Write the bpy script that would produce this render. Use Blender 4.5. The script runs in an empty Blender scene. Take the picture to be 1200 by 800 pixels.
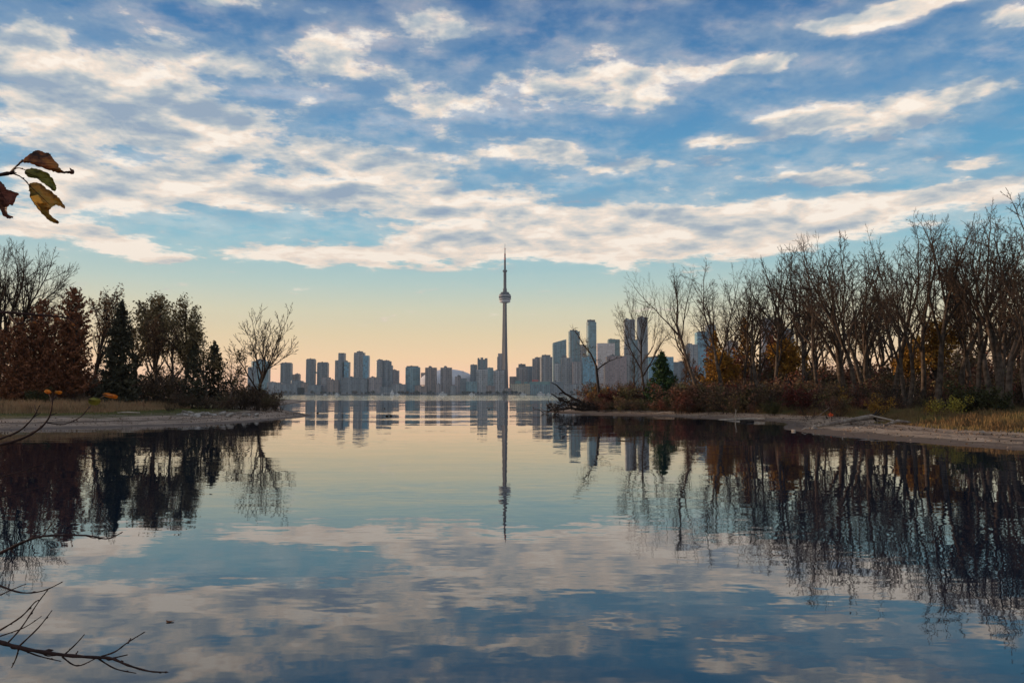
import bpy, math, random
import numpy as np
from mathutils import Vector, Matrix

random.seed(7)
RNG = np.random.default_rng(7)
SC = bpy.context.scene
COL = SC.collection
R = math.radians

# ------------------------------------------------------------------ camera
F = 933.0                     # focal length in photo pixels (1200 wide)
CH = 2.2                      # eye height above the water
PITCH = math.atan(61.8 / F)
CP, SP = math.cos(PITCH), math.sin(PITCH)
cam_d = bpy.data.cameras.new('camera')
cam = bpy.data.objects.new('camera', cam_d)
COL.objects.link(cam)
cam_d.sensor_width = 36.0
cam_d.lens = 36.0 * F / 1200.0
cam_d.clip_start = 0.1
cam_d.clip_end = 20000
cam.location = (0, 0, CH)
cam.rotation_euler = (R(90) + PITCH, 0, 0)
SC.camera = cam


def ray(px, py):
    x, y = (px - 600) / F, (400 - py) / F
    return Vector((x, CP - y * SP, SP + y * CP))


def at(px, py, Y):
    """world point seen at a photo pixel, at world depth Y"""
    d = ray(px, py)
    return Vector((0, 0, CH)) + d * (Y / d.y)


def gnd(px, py, z=0.0):
    d = ray(px, py)
    return Vector((0, 0, CH)) + d * ((z - CH) / d.z)


def srgb(r, g, b):
    def f(c):
        c /= 255.0
        return c / 12.92 if c <= 0.04045 else ((c + 0.055) / 1.055) ** 2.4
    return (f(r), f(g), f(b), 1.0)


# ------------------------------------------------------------------ tags
def tag(o, label=None, cat=None, group=None, kind=None):
    if label: o['label'] = label
    if cat: o['category'] = cat
    if group: o['group'] = group
    if kind: o['kind'] = kind
    return o


def empty(name, loc, rz=0.0, label=None, cat=None, group=None):
    o = bpy.data.objects.new(name, None)
    COL.objects.link(o)
    o.location = loc
    o.rotation_euler = (0, 0, rz)
    o.empty_display_size = 0.2
    return tag(o, label, cat, group)


def copy_tree(o, parent=None):
    c = o.copy()
    COL.objects.link(c)
    c.parent = parent
    for ch in KIDS.get(o.name, []):
        g = copy_tree(ch, c)
    return c


KIDS = {}


# ------------------------------------------------------------------ mesh builder
class MB:
    def __init__(s):
        s.v = []; s.l = []; s.n = []; s.mi = []; s.k = 0

    def add(s, V, Fc, mi=0):
        V = np.asarray(V, dtype=np.float64).reshape(-1, 3)
        Fc = np.asarray(Fc, dtype=np.int64)
        s.v.append(V); s.l.append((Fc + s.k).ravel())
        s.n.append(np.full(len(Fc), Fc.shape[1], dtype=np.int64))
        s.mi.append(np.full(len(Fc), mi, dtype=np.int64))
        s.k += len(V)

    def poly(s, V, mi=0):
        s.add(V, [list(range(len(V)))], mi)

    def box(s, x0, x1, y0, y1, z0, z1, mi=0):
        V = [(x0, y0, z0), (x1, y0, z0), (x1, y1, z0), (x0, y1, z0), (x0, y0, z1), (x1, y0, z1), (x1, y1, z1), (x0, y1, z1)]
        s.add(V, [(0, 3, 2, 1), (4, 5, 6, 7), (0, 1, 5, 4), (1, 2, 6, 5), (2, 3, 7, 6), (3, 0, 4, 7)], mi)

    def prism(s, outline, z0, z1, mi=0, top=None):
        n = len(outline)
        top = top or outline
        V = [(x, y, z0) for x, y in outline] + [(x, y, z1 if not callable(z1) else z1(x, y)) for x, y in top]
        s.add(V, [(i, (i + 1) % n, n + (i + 1) % n, n + i) for i in range(n)], mi)
        s.add(V, [tuple(range(n, 2 * n))], mi)

    def tube(s, pts, rad, sides=4, mi=0, cap=False):
        P = np.asarray([tuple(p) for p in pts], dtype=float)
        r = np.asarray(rad, dtype=float)
        n = len(P)
        T = np.empty_like(P)
        T[1:-1] = P[2:] - P[:-2]; T[0] = P[1] - P[0]; T[-1] = P[-1] - P[-2]
        T /= np.linalg.norm(T, axis=1, keepdims=True) + 1e-12
        ref = np.array([0.31, 0.17, 0.93]) if abs(T[0][2]) < 0.8 else np.array([0.93, 0.31, 0.17])
        A = np.cross(T, ref); A /= np.linalg.norm(A, axis=1, keepdims=True) + 1e-12
        B = np.cross(T, A)
        ang = np.arange(sides) * 2 * math.pi / sides
        ring = A[:, None, :] * np.cos(ang)[None, :, None] + B[:, None, :] * np.sin(ang)[None, :, None]
        V = (P[:, None, :] + ring * r[:, None, None]).reshape(-1, 3)
        i = np.arange(n - 1)[:, None] * sides
        j = np.arange(sides)[None, :]
        j2 = (j + 1) % sides
        Fc = np.stack([i + j, i + j2, i + sides + j2, i + sides + j], axis=-1).reshape(-1, 4)
        s.add(V, Fc, mi)
        if cap:
            s.add(V[:sides], [tuple(range(sides))[::-1]], mi)
            s.add(V[-sides:], [tuple(range(sides))], mi)

    def lathe(s, prof, seg=24, cx=0, cy=0, mi=0, sx=1.0):
        V = []
        for r_, z_ in prof:
            for k in range(seg):
                a = 2 * math.pi * k / seg
                V.append((cx + r_ * math.cos(a) * sx, cy + r_ * math.sin(a), z_))
        Fc = [(i * seg + k, i * seg + (k + 1) % seg, (i + 1) * seg + (k + 1) % seg, (i + 1) * seg + k)
              for i in range(len(prof) - 1) for k in range(seg)]
        s.add(V, Fc, mi)

    def leaves(s, P, size, up=0.3, aspect=1.0, mi=0, rng=RNG):
        """small leaf faces, random orientation, centred on points P"""
        P = np.asarray(P, dtype=float)
        n = len(P)
        if n == 0: return
        a = rng.normal(size=(n, 3)); a /= np.linalg.norm(a, axis=1, keepdims=True)
        b = rng.normal(size=(n, 3)); b[:, 2] *= up
        b -= a * (a * b).sum(1, keepdims=True); b /= np.linalg.norm(b, axis=1, keepdims=True) + 1e-9
        sz = size * rng.uniform(0.6, 1.35, size=(n, 1))
        a = a * sz * aspect; b = b * sz * 0.62
        V = np.stack([P - a, P - b, P + a, P + b], axis=1).reshape(-1, 3)
        Fc = np.arange(4 * n).reshape(-1, 4)
        s.add(V, Fc, mi)

    def merge(s, other, M=None, mi=None):
        V = np.concatenate(other.v)
        if M is not None:
            Mn = np.array(M)
            V = V @ Mn[:3, :3].T + Mn[:3, 3]
        k = s.k
        s.v.append(V); s.l.append(np.concatenate(other.l) + k)
        s.n.append(np.concatenate(other.n))
        m = np.concatenate(other.mi)
        s.mi.append(m if mi is None else np.full(len(m), mi))
        s.k += len(V)

    def mesh(s, name, mats, smooth=False):
        V = np.concatenate(s.v); L = np.concatenate(s.l); N = np.concatenate(s.n); MI = np.concatenate(s.mi)
        me = bpy.data.meshes.new(name)
        me.vertices.add(len(V)); me.vertices.foreach_set('co', V.astype(np.float32).ravel())
        me.loops.add(len(L)); me.loops.foreach_set('vertex_index', L.astype(np.int32))
        st = np.concatenate([[0], np.cumsum(N)[:-1]]).astype(np.int32)
        me.polygons.add(len(N)); me.polygons.foreach_set('loop_start', st)
        me.polygons.foreach_set('loop_total', N.astype(np.int32))
        for m in (mats if isinstance(mats, (list, tuple)) else [mats]): me.materials.append(m)
        me.polygons.foreach_set('material_index', MI.astype(np.int32))
        me.polygons.foreach_set('use_smooth', np.full(len(N), smooth))
        me.update(calc_edges=True)
        me.validate()
        return me

    def build(s, name, mats, parent=None, smooth=False, loc=None):
        o = bpy.data.objects.new(name, s.mesh(name, mats, smooth))
        COL.objects.link(o)
        if parent is not None:
            o.parent = parent
            KIDS.setdefault(parent.name, []).append(o)
        if loc is not None: o.location = loc
        return o


# ------------------------------------------------------------------ node helpers
class NT:
    def __init__(s, tree): s.t = tree; s.n = tree.nodes; s.k = tree.links

    def put(s, sock, v):
        if isinstance(v, bpy.types.NodeSocket): s.k.new(v, sock)
        elif v is not None: sock.default_value = v

    def m(s, op, a, b=None, c=None, clamp=False):
        n = s.n.new('ShaderNodeMath'); n.operation = op; n.use_clamp = clamp
        for i, v in enumerate((a, b, c)):
            if v is not None: s.put(n.inputs[i], v)
        return n.outputs[0]

    def v(s, op, a, b=None, scale=None):
        n = s.n.new('ShaderNodeVectorMath'); n.operation = op
        s.put(n.inputs[0], a)
        if b is not None: s.put(n.inputs[1], b)
        if scale is not None: s.put(n.inputs['Scale'], scale)
        return n.outputs['Value'] if op in ('DOT_PRODUCT', 'LENGTH', 'DISTANCE') else n.outputs['Vector']

    def sep(s, a):
        n = s.n.new('ShaderNodeSeparateXYZ'); s.put(n.inputs[0], a); return n.outputs

    def comb(s, x=0.0, y=0.0, z=0.0):
        n = s.n.new('ShaderNodeCombineXYZ')
        for i, q in enumerate((x, y, z)): s.put(n.inputs[i], q)
        return n.outputs[0]

    def noise(s, vec, scale=1.0, detail=2.0, rough=0.5, dist=0.0, lac=2.0, color=False):
        n = s.n.new('ShaderNodeTexNoise'); n.noise_dimensions = '3D'
        if vec is not None: s.put(n.inputs['Vector'], vec)
        n.inputs['Scale'].default_value = scale
        n.inputs['Detail'].default_value = detail; n.inputs['Roughness'].default_value = rough
        n.inputs['Distortion'].default_value = dist; n.inputs['Lacunarity'].default_value = lac
        return n.outputs['Color' if color else 'Fac']

    def ramp(s, fac, stops, interp='LINEAR'):
        n = s.n.new('ShaderNodeValToRGB'); s.put(n.inputs[0], fac)
        cr = n.color_ramp; cr.interpolation = interp
        while len(cr.elements) > 1: cr.elements.remove(cr.elements[-1])
        cr.elements[0].position = stops[0][0]; cr.elements[0].color = stops[0][1]
        for p, c in stops[1:]:
            e = cr.elements.new(p); e.color = c
        return n.outputs[0]

    def mix(s, f, a, b, mode='MIX'):
        n = s.n.new('ShaderNodeMix'); n.data_type = 'RGBA'; n.blend_type = mode
        s.put(n.inputs[0], f); s.put(n.inputs[6], a); s.put(n.inputs[7], b)
        return n.outputs[2]

    def rng(s, x, a, b, c=0.0, d=1.0, smooth=True):
        n = s.n.new('ShaderNodeMapRange'); n.interpolation_type = 'SMOOTHSTEP' if smooth else 'LINEAR'
        for i, q in enumerate((x, a, b, c, d)): s.put(n.inputs[i], q)
        return n.outputs[0]


def material(name):
    m = bpy.data.materials.new(name); m.use_nodes = True
    nt = NT(m.node_tree)
    bs = m.node_tree.nodes['Principled BSDF']
    return m, nt, bs


def geo(nt): return nt.n.new('ShaderNodeNewGeometry').outputs['Position']
def objc(nt): return nt.n.new('ShaderNodeTexCoord').outputs['Object']


def vary(name, c1, c2, scale, c3=None, rough=0.85, detail=3, world=True, bump=0.0, spec=0.2, lo=0.35, hi=0.65):
    """a matt material whose colour wanders between two or three real colours"""
    m, nt, bs = material(name)
    p = geo(nt) if world else objc(nt)
    f = nt.noise(p, scale, detail, 0.6)
    st = [(lo, c1), (hi, c2)] if c3 is None else [(lo, c1), ((lo + hi) / 2, c2), (hi, c3)]
    nt.put(bs.inputs['Base Color'], nt.ramp(f, st))
    bs.inputs['Roughness'].default_value = rough
    bs.inputs['Specular IOR Level'].default_value = spec
    if bump:
        b = nt.n.new('ShaderNodeBump'); b.inputs['Strength'].default_value = 0.7
        b.inputs['Distance'].default_value = bump
        nt.put(b.inputs['Height'], nt.noise(p, scale * 6, 4, 0.6))
        nt.k.new(b.outputs[0], bs.inputs['Normal'])
    return m
# ------------------------------------------------------------------ world: sky and clouds
SUN_AZ, SUN_EL = R(-72), R(4.0)            # the sun is low, left of the picture
SUND = Vector((math.sin(SUN_AZ) * math.cos(SUN_EL), math.cos(SUN_AZ) * math.cos(SUN_EL), math.sin(SUN_EL)))
W = bpy.data.worlds.new('World'); SC.world = W; W.use_nodes = True
wt = NT(W.node_tree)
W.node_tree.nodes.clear()
d = wt.v('NORMALIZE', wt.n.new('ShaderNodeTexCoord').outputs['Generated'])
sx, sy, sz = wt.sep(d)
az = wt.m('ARCTAN2', sx, sy)
el = wt.m('ARCSINE', sz)
eld = wt.m('MULTIPLY', el, 180 / math.pi)


def E(deg): return math.sqrt(max(deg, 0) / 90)   # ramp position: more room near the horizon


fac = wt.m('SQRT', wt.m('DIVIDE', wt.m('MAXIMUM', eld, 0.0), 90.0))
def br(c, k): return (c[0] * k, c[1] * k, c[2] * k, 1)


grad = wt.ramp(fac, [(E(0), br(srgb(248, 190, 156), 1.42)), (E(1.3), br(srgb(248, 198, 160), 1.36)), (E(2.6), br(srgb(247, 208, 160), 1.26)),
                     (E(4.2), br(srgb(240, 216, 170), 1.14)), (E(5.8), br(srgb(228, 222, 188), 1.05)), (E(7.8), srgb(192, 216, 208)),
                     (E(10.5), srgb(142, 198, 215)), (E(14.5), srgb(100, 168, 206)), (E(20), srgb(76, 142, 192)),
                     (E(27), srgb(52, 108, 164)), (E(42), srgb(52, 90, 142)), (E(90), srgb(40, 68, 116))])
nish = wt.n.new('ShaderNodeTexSky'); nish.sky_type = 'NISHITA'; nish.sun_disc = False
nish.sun_elevation = SUN_EL; nish.sun_rotation = SUN_AZ
nish.air_density = 1.0; nish.dust_density = 1.5; nish.ozone_density = 2.0
nsk = wt.v('SCALE', nish.outputs[0], scale=0.10)
clear = wt.mix(0.12, grad, nsk)
sdot = wt.v('DOT_PRODUCT', d, tuple(SUND))
glow = wt.m('POWER', wt.m('MAXIMUM', wt.m('ADD', wt.m('MULTIPLY', sdot, 0.5), 0.5), 0.0), 9.0)
low = wt.rng(eld, 0.0, 16.0, 1.0, 0.0)
clear = wt.mix(wt.m('MULTIPLY', wt.m('MULTIPLY', glow, low), 0.55, clamp=True), clear, (1.0, 0.66, 0.34, 1))

# cloud deck: noise on a plane overhead, steered by where the banks of cloud hang
zz = wt.m('ADD', wt.m('MAXIMUM', sz, 0.0), 0.11)
P = wt.comb(wt.m('DIVIDE', sx, zz), wt.m('DIVIDE', sy, zz), 0.0)
warp = wt.v('SUBTRACT', wt.noise(P, 1.1, 3, 0.55, color=True), (0.5, 0.5, 0.5))
fine = wt.v('SUBTRACT', wt.noise(P, 4.5, 4, 0.6, color=True), (0.5, 0.5, 0.5))
AE = wt.comb(az, el, 0.0)
AE = wt.v('ADD', AE, wt.v('MULTIPLY', warp, (0.17, 0.035, 0.0)))
AE = wt.v('ADD', AE, wt.v('MULTIPLY', fine, (0.09, 0.036, 0.0)))
BLOBS = [  # px, py, half width, half height, weight, tilt
    (372, 293, 85, 11, 1.0, 0), (470, 302, 110, 9, .8, 0), (590, 285, 120, 20, 1.3, 0), (700, 268, 150, 28, 1.4, 0), (800, 282, 100, 20, 1.2, 0), (880, 262, 150, 17, 1.2, 0),
    (1010, 240, 140, 16, 1.3, 0), (1120, 222, 110, 11, 1.15, 0), (1010, 262, 130, 14, .6, 0), (510, 246, 85, 7, .7, 0),
    (60, 262, 110, 9, 1.0, 0), (110, 232, 150, 20, 1.0, 0), (250, 215, 170, 20, .9, 0), (420, 218, 150, 18, .75, 0), (570, 222, 80, 12, .6, 0),
    (265, 240, 50, 5, .8, 0), (165, 288, 75, 10, 1.1, 0), (205, 293, 35, 6, .5, 0),
    (90, 95, 120, 45, .95, 0), (20, 45, 70, 30, .8, 0), (180, 135, 150, 30, .7, 0), (60, 165, 110, 20, .6, 0), (300, 165, 140, 24, .5, 0),
    (210, 60, 90, 30, .55, 0), (380, 55, 55, 20, .9, 0), (370, 85, 80, 16, .7, 0), (530, 32, 80, 24, 1.0, 0), (265, 3, 80, 8, .8, 0),
    (470, 125, 90, 26, .7, 0), (480, 190, 110, 14, .7, 0), (560, 175, 60, 10, .6, 0),
    (700, 90, 130, 26, .62, 0), (760, 112, 70, 18, .7, 0), (830, 80, 90, 14, .5, 0), (880, 76, 34, 8, .7, 0),
    (925, 142, 62, 15, 1.1, 0), (1065, 128, 95, 24, 1.15, 0), (1150, 105, 40, 16, .6, 0), (830, 166, 42, 8, 1.1, 0), (1140, 183, 32, 6, 1.0, 0),
    (1010, 20, 66, 13, 1.1, 0), (1160, 30, 75, 12, 1.0, 0), (1090, 5, 130, 10, .8, 0), (660, 178, 50, 10, .8, 0), (770, 190, 80, 9, .85, 0), (960, 204, 110, 11, 1.05, 0),
    (640, 120, 60, 30, .3, 0), (455, 373, 16, 3, .55, 0), (800, 362, 70, 4, .6, 0), (1000, 70, 90, 10, .25, 0), (690, 8, 80, 8, .3, 0),
]
cov = None
for (px, py, rx, ry, w, _) in BLOBS:
    c = ray(px, py).normalized(); cx = ray(px + rx, py).normalized(); cy = ray(px, py - ry).normalized()
    a0, e0 = math.atan2(c.x, c.y), math.asin(c.z)
    ra = abs(math.atan2(cx.x, cx.y) - a0) * 1.1; re = abs(math.asin(cy.z) - e0) * 1.15
    q = wt.v('MULTIPLY', wt.v('SUBTRACT', AE, (a0, e0, 0)), (1 / ra, 1 / re, 0))
    q = wt.m('EXPONENT', wt.m('MULTIPLY', wt.v('DOT_PRODUCT', q, q), -1.0))
    q = wt.m('MULTIPLY', q, w)
    cov = q if cov is None else wt.m('ADD', cov, q)
cov = wt.m('MINIMUM', cov, 1.25)
# beyond the picture's edges and overhead: an even scatter of the same clouds
out = wt.m('MAXIMUM', wt.rng(wt.m('ABSOLUTE', az), 0.62, 0.85), wt.rng(eld, 27.0, 34.0))
out = wt.m('MULTIPLY', out, wt.rng(eld, 6.0, 14.0))
cov = wt.m('ADD', cov, wt.m('MULTIPLY', out, wt.m('MULTIPLY', wt.noise(P, 0.9, 2), 1.0)))


def dens(vec):
    a = wt.noise(vec, 3.3, 8, 0.60, 0.2)
    b = wt.noise(vec, 11.0, 5, 0.62, 0.1)
    return wt.m('ADD', wt.m('MULTIPLY', wt.m('SUBTRACT', a, 0.5), 1.0), wt.m('MULTIPLY', wt.m('SUBTRACT', b, 0.5), 0.62))


n1 = dens(P)


def soft(vec):
    return wt.noise(vec, 4.4, 5, 0.55, 0.2)


up = wt.m('ADD', zz, 0.016)              # the same cloud a little higher and nearer the sun
P2 = wt.comb(wt.m('DIVIDE', wt.m('SUBTRACT', sx, 0.010), up), wt.m('DIVIDE', sy, up), 0.0)
thick = wt.m('ADD', wt.m('MULTIPLY', cov, 0.88), wt.m('MULTIPLY', n1, 1.9))
alpha = wt.rng(thick, 0.22, 0.80)
wisp = wt.m('MULTIPLY', wt.rng(thick, -0.25, 0.45), wt.rng(eld, 8.0, 13.0, 0.03, 0.36))
alpha = wt.m('MAXIMUM', alpha, wisp)
relief = wt.m('SUBTRACT', soft(P), soft(P2))
body = wt.rng(thick, 0.55, 1.35)
lit = wt.m('ADD', wt.m('ADD', 0.62, wt.m('MULTIPLY', wt.m('MULTIPLY', relief, wt.rng(eld, 6.0, 20.0, 0.35, 1.0)), 3.8)), wt.m('MULTIPLY', body, -0.22))
lit = wt.m('ADD', lit, wt.rng(thick, 0.30, 0.70, -0.22, 0.0))
big = wt.m('SUBTRACT', wt.noise(P, 0.8, 2), 0.5)
lowlit = wt.rng(eld, 8.0, 17.0, 0.34, 0.0)
lit = wt.m('ADD', lit, wt.m('ADD', wt.m('MULTIPLY', big, 1.0), lowlit), clamp=True)
ccol = wt.ramp(lit, [(0.0, srgb(148, 166, 186)), (0.3, srgb(176, 186, 194)), (0.58, srgb(214, 211, 206)), (0.82, srgb(242, 226, 211)), (1.0, srgb(254, 242, 228))])
warmc = wt.rng(eld, 2.0, 14.0, 1.0, 0.0)
ccol = wt.mix(warmc, ccol, wt.mix(1.0, ccol, (1.0, 0.93, 0.86, 1), 'MULTIPLY'))
alpha = wt.m('MULTIPLY', alpha, wt.rng(eld, 2.0, 6.5, 0.0, 1.0))
sky = wt.mix(alpha, clear, ccol)
gr = wt.mix(wt.rng(eld, -6.0, 0.0), (0.03, 0.035, 0.035, 1), sky)
bg = wt.n.new('ShaderNodeBackground')
wt.put(bg.inputs['Color'], wt.v('SCALE', gr, scale=10.0))
bg.inputs['Strength'].default_value = 0.1
wo = wt.n.new('ShaderNodeOutputWorld'); wt.k.new(bg.outputs[0], wo.inputs[0])
W.cycles.sampling_method = 'MANUAL'; W.cycles.sample_map_resolution = 1024

sd = bpy.data.lights.new('sun', 'SUN'); sd.energy = 4.5; sd.angle = R(0.6); sd.color = (1.0, 0.66, 0.40)
sun = bpy.data.objects.new('sun', sd); COL.objects.link(sun)
sun.rotation_euler = SUND.to_track_quat('Z', 'Y').to_euler()
SC.view_settings.view_transform = 'Standard'; SC.view_settings.look = 'None'
SC.view_settings.exposure = 0.08; SC.view_settings.gamma = 1
SC.view_settings.use_curve_mapping = False
SC.cycles.max_bounces = 6; SC.cycles.diffuse_bounces = 2; SC.cycles.glossy_bounces = 3
SC.cycles.transparent_max_bounces = 6; SC.cycles.volume_bounces = 0
SC.cycles.use_denoising = True
# ------------------------------------------------------------------ materials
def water_material():
    m, nt, bs = material('water')
    p = geo(nt)
    x, y, z = nt.sep(p)
    bs.inputs['Base Color'].default_value = (0.004, 0.014, 0.030, 1)
    bs.inputs['Roughness'].default_value = 0.012
    bs.inputs['IOR'].default_value = 1.58
    # slope fields of the ripples, in real metres
    def field(scale, amp, stretch=(1, 1, 1), det=2.0, off=0.0):
        v = nt.v('ADD', nt.v('MULTIPLY', p, stretch), (off, off * 1.7, 0))
        c = nt.v('SUBTRACT', nt.noise(v, scale, det, 0.55, color=True), (0.5, 0.5, 0.5))
        return nt.v('SCALE', nt.v('MULTIPLY', c, (0.8, 1.25, 0.0)), scale=amp)
    calm = nt.rng(nt.noise(nt.v('MULTIPLY', p, (0.35, 1.0, 1)), 0.10, 3, 0.5), 0.40, 0.62)
    far = nt.rng(nt.m('ADD', y, nt.m('MULTIPLY', nt.noise(nt.v('MULTIPLY', p, (.004, .02, 1)), 1.0, 3), 120.0)), 300.0, 360.0)
    a = field(0.55, 0.010, (0.7, 1.3, 1), 1.5)
    b = field(2.6, nt.m('ADD', 0.009, nt.m('MULTIPLY', calm, 0.020)), (0.55, 1.6, 1), 2.0, 13)
    c = field(9.0, nt.m('ADD', 0.002, nt.m('MULTIPLY', calm, 0.012)), (0.6, 1.4, 1), 2.0, 31)
    w = field(0.8, nt.m('MULTIPLY', far, 0.40), (0.6, 1.3, 1), 3.0, 57)
    e = field(1.0, nt.m('MULTIPLY', nt.rng(y, 14.0, 90.0), 0.045), (0.045, 0.16, 1), 4.0, 71)
    g = field(1.0, 0.012, (0.25, 1.0, 1), 4.0, 91)
    s = nt.v('ADD', nt.v('ADD', nt.v('ADD', a, b), nt.v('ADD', c, w)), nt.v('ADD', e, g))
    n = nt.v('NORMALIZE', nt.v('ADD', s, (0, 0, 1)))
    nt.k.new(n, bs.inputs['Normal'])
    return m


M = {}
M['water'] = water_material()


def ground_material(name, cols, wetcol, grasscol, grasscol2, g0, g1):
    """sand by the water, damp below a wash line, leaf litter and grass higher up"""
    m, nt, bs = material(name)
    p = geo(nt)
    x, y, z = nt.sep(p)
    f = nt.noise(nt.v('MULTIPLY', p, (0.4, 1.2, 6)), 1.6, 6, 0.65)
    base = nt.ramp(f, [(0.32, cols[0]), (0.5, cols[1]), (0.66, cols[2])])
    speck = nt.noise(p, 14.0, 3, 0.7)
    base = nt.mix(nt.rng(speck, 0.57, 0.64, 0, 0.8), base, (0.045, 0.032, 0.026, 1))
    zj = nt.m('ADD', z, nt.m('MULTIPLY', nt.m('SUBTRACT', nt.noise(p, 0.8, 4, 0.6), 0.5), 0.10))
    lines = nt.noise(nt.comb(nt.m('MULTIPLY', x, 0.03), nt.m('MULTIPLY', y, 0.03), nt.m('MULTIPLY', zj, 16.0)), 1.0, 3, 0.6)
    base = nt.mix(nt.rng(lines, 0.52, 0.58, 0, 0.75), base, (0.075, 0.055, 0.045, 1))
    base = nt.mix(nt.rng(zj, 0.02, 0.14, 1, 0), base, wetcol)
    gz = nt.m('ADD', z, nt.m('MULTIPLY', nt.m('SUBTRACT', nt.noise(p, 0.35, 4, 0.6), 0.5), 0.45))
    g = nt.ramp(nt.noise(p, 0.9, 5, 0.65), [(0.35, grasscol), (0.65, grasscol2)])
    base = nt.mix(nt.rng(gz, g0, g1), base, g)
    nt.put(bs.inputs['Base Color'], base)
    bs.inputs['Roughness'].default_value = 0.95
    bs.inputs['Specular IOR Level'].default_value = 0.15
    b = nt.n.new('ShaderNodeBump'); b.inputs['Strength'].default_value = 0.9; b.inputs['Distance'].default_value = 0.06
    nt.put(b.inputs['Height'], nt.noise(p, 5.0, 6, 0.7)); nt.k.new(b.outputs[0], bs.inputs['Normal'])
    return m


M['left_ground'] = ground_material('sand_left', [(0.21, 0.155, 0.12, 1), (0.34, 0.26, 0.20, 1), (0.46, 0.36, 0.29, 1)], (0.14, 0.11, 0.095, 1),
                                   (0.055, 0.065, 0.02, 1), (0.12, 0.10, 0.045, 1), 0.42, 0.62)
M['right_ground'] = ground_material('sand_right', [(0.22, 0.155, 0.105, 1), (0.35, 0.255, 0.18, 1), (0.47, 0.36, 0.27, 1)], (0.13, 0.095, 0.075, 1),
                                    (0.045, 0.03, 0.014, 1), (0.13, 0.085, 0.038, 1), 0.36, 0.48)
M['bark'] = vary('bark', (0.035, 0.026, 0.020, 1), (0.075, 0.057, 0.045, 1), 3.0, (0.12, 0.095, 0.078, 1), bump=0.02, detail=4)
M['twig'] = vary('twig', (0.030, 0.021, 0.016, 1), (0.065, 0.046, 0.034, 1), 0.8)
M['near_twig'] = vary('near_twig', (0.020, 0.012, 0.012, 1), (0.055, 0.030, 0.028, 1), 20.0, bump=0.001)
M['driftwood'] = vary('driftwood', (0.115, 0.086, 0.072, 1), (0.216, 0.173, 0.144, 1), 3.0, (0.302, 0.259, 0.223, 1), bump=0.01)
M['pale_wood'] = vary('pale_wood', (0.324, 0.266, 0.216, 1), (0.504, 0.432, 0.360, 1), 4.0, bump=0.005)
M['dark_wood'] = vary('dark_wood', (0.020, 0.015, 0.013, 1), (0.05, 0.038, 0.032, 1), 4.0, bump=0.01)
M['needle'] = vary('needle', (0.018, 0.030, 0.014, 1), (0.045, 0.062, 0.028, 1), 1.3)
M['dark_needle'] = vary('dark_needle', (0.038, 0.038, 0.028, 1), (0.078, 0.075, 0.048, 1), 1.0)
M['green_needle'] = vary('green_needle', (0.024, 0.055, 0.019, 1), (0.055, 0.102, 0.034, 1), 1.6)
M['rust_leaf'] = vary('rust_leaf', (0.149, 0.061, 0.035, 1), (0.270, 0.115, 0.057, 1), 0.9)
M['olive_leaf'] = vary('olive_leaf', (0.101, 0.081, 0.040, 1), (0.233, 0.178, 0.093, 1), 0.9)
M['brown_leaf'] = vary('brown_leaf', (0.119, 0.069, 0.040, 1), (0.237, 0.138, 0.075, 1), 0.9)
M['gold_leaf'] = vary('gold_leaf', (0.253, 0.127, 0.025, 1), (0.483, 0.265, 0.046, 1), 1.2)
M['yellow_leaf'] = vary('yellow_leaf', (0.20, 0.18, 0.030, 1), (0.46, 0.36, 0.055, 1), 2.0)
M['red_leaf'] = vary('red_leaf', (0.095, 0.022, 0.018, 1), (0.17, 0.045, 0.032, 1), 1.2)
M['green_leaf'] = vary('green_leaf', (0.028, 0.034, 0.012, 1), (0.070, 0.068, 0.024, 1), 1.0)
M['thicket_left'] = vary('thicket_left', (0.058, 0.039, 0.031, 1), (0.130, 0.086, 0.058, 1), 0.5, (0.124, 0.111, 0.055, 1), detail=5)
M['thicket_right'] = vary('thicket_right', (0.198, 0.066, 0.045, 1), (0.178, 0.106, 0.064, 1), 0.4, (0.145, 0.130, 0.053, 1), detail=5, lo=0.38, hi=0.62)
M['reed'] = vary('reed', (0.176, 0.115, 0.061, 1), (0.365, 0.243, 0.135, 1), 0.5, (0.270, 0.142, 0.081, 1))
M['dry_grass'] = vary('dry_grass', (0.115, 0.067, 0.032, 1), (0.218, 0.144, 0.063, 1), 0.4, (0.138, 0.127, 0.046, 1))
M['low_grass'] = vary('low_grass', (0.081, 0.098, 0.025, 1), (0.172, 0.161, 0.057, 1), 0.6)
M['rubble'] = vary('rubble', (0.20, 0.18, 0.165, 1), (0.42, 0.39, 0.36, 1), 2.5, bump=0.02)
M['white_paint'] = vary('white_paint', (0.70, 0.70, 0.70, 1), (0.82, 0.82, 0.81, 1), 0.1)
M['dark_paint'] = vary('dark_paint', (0.04, 0.05, 0.06, 1), (0.07, 0.08, 0.09, 1), 0.1)
M['duck'] = vary('duck', (0.025, 0.018, 0.014, 1), (0.07, 0.05, 0.035, 1), 9.0)
M['orange_cloth'] = vary('orange_cloth', (0.75, 0.10, 0.035, 1), (0.90, 0.18, 0.06, 1), 8.0)
M['far_crown'] = vary('far_crown', (0.030, 0.045, 0.028, 1), (0.085, 0.085, 0.045, 1), 0.03, (0.12, 0.075, 0.045, 1))


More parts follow.
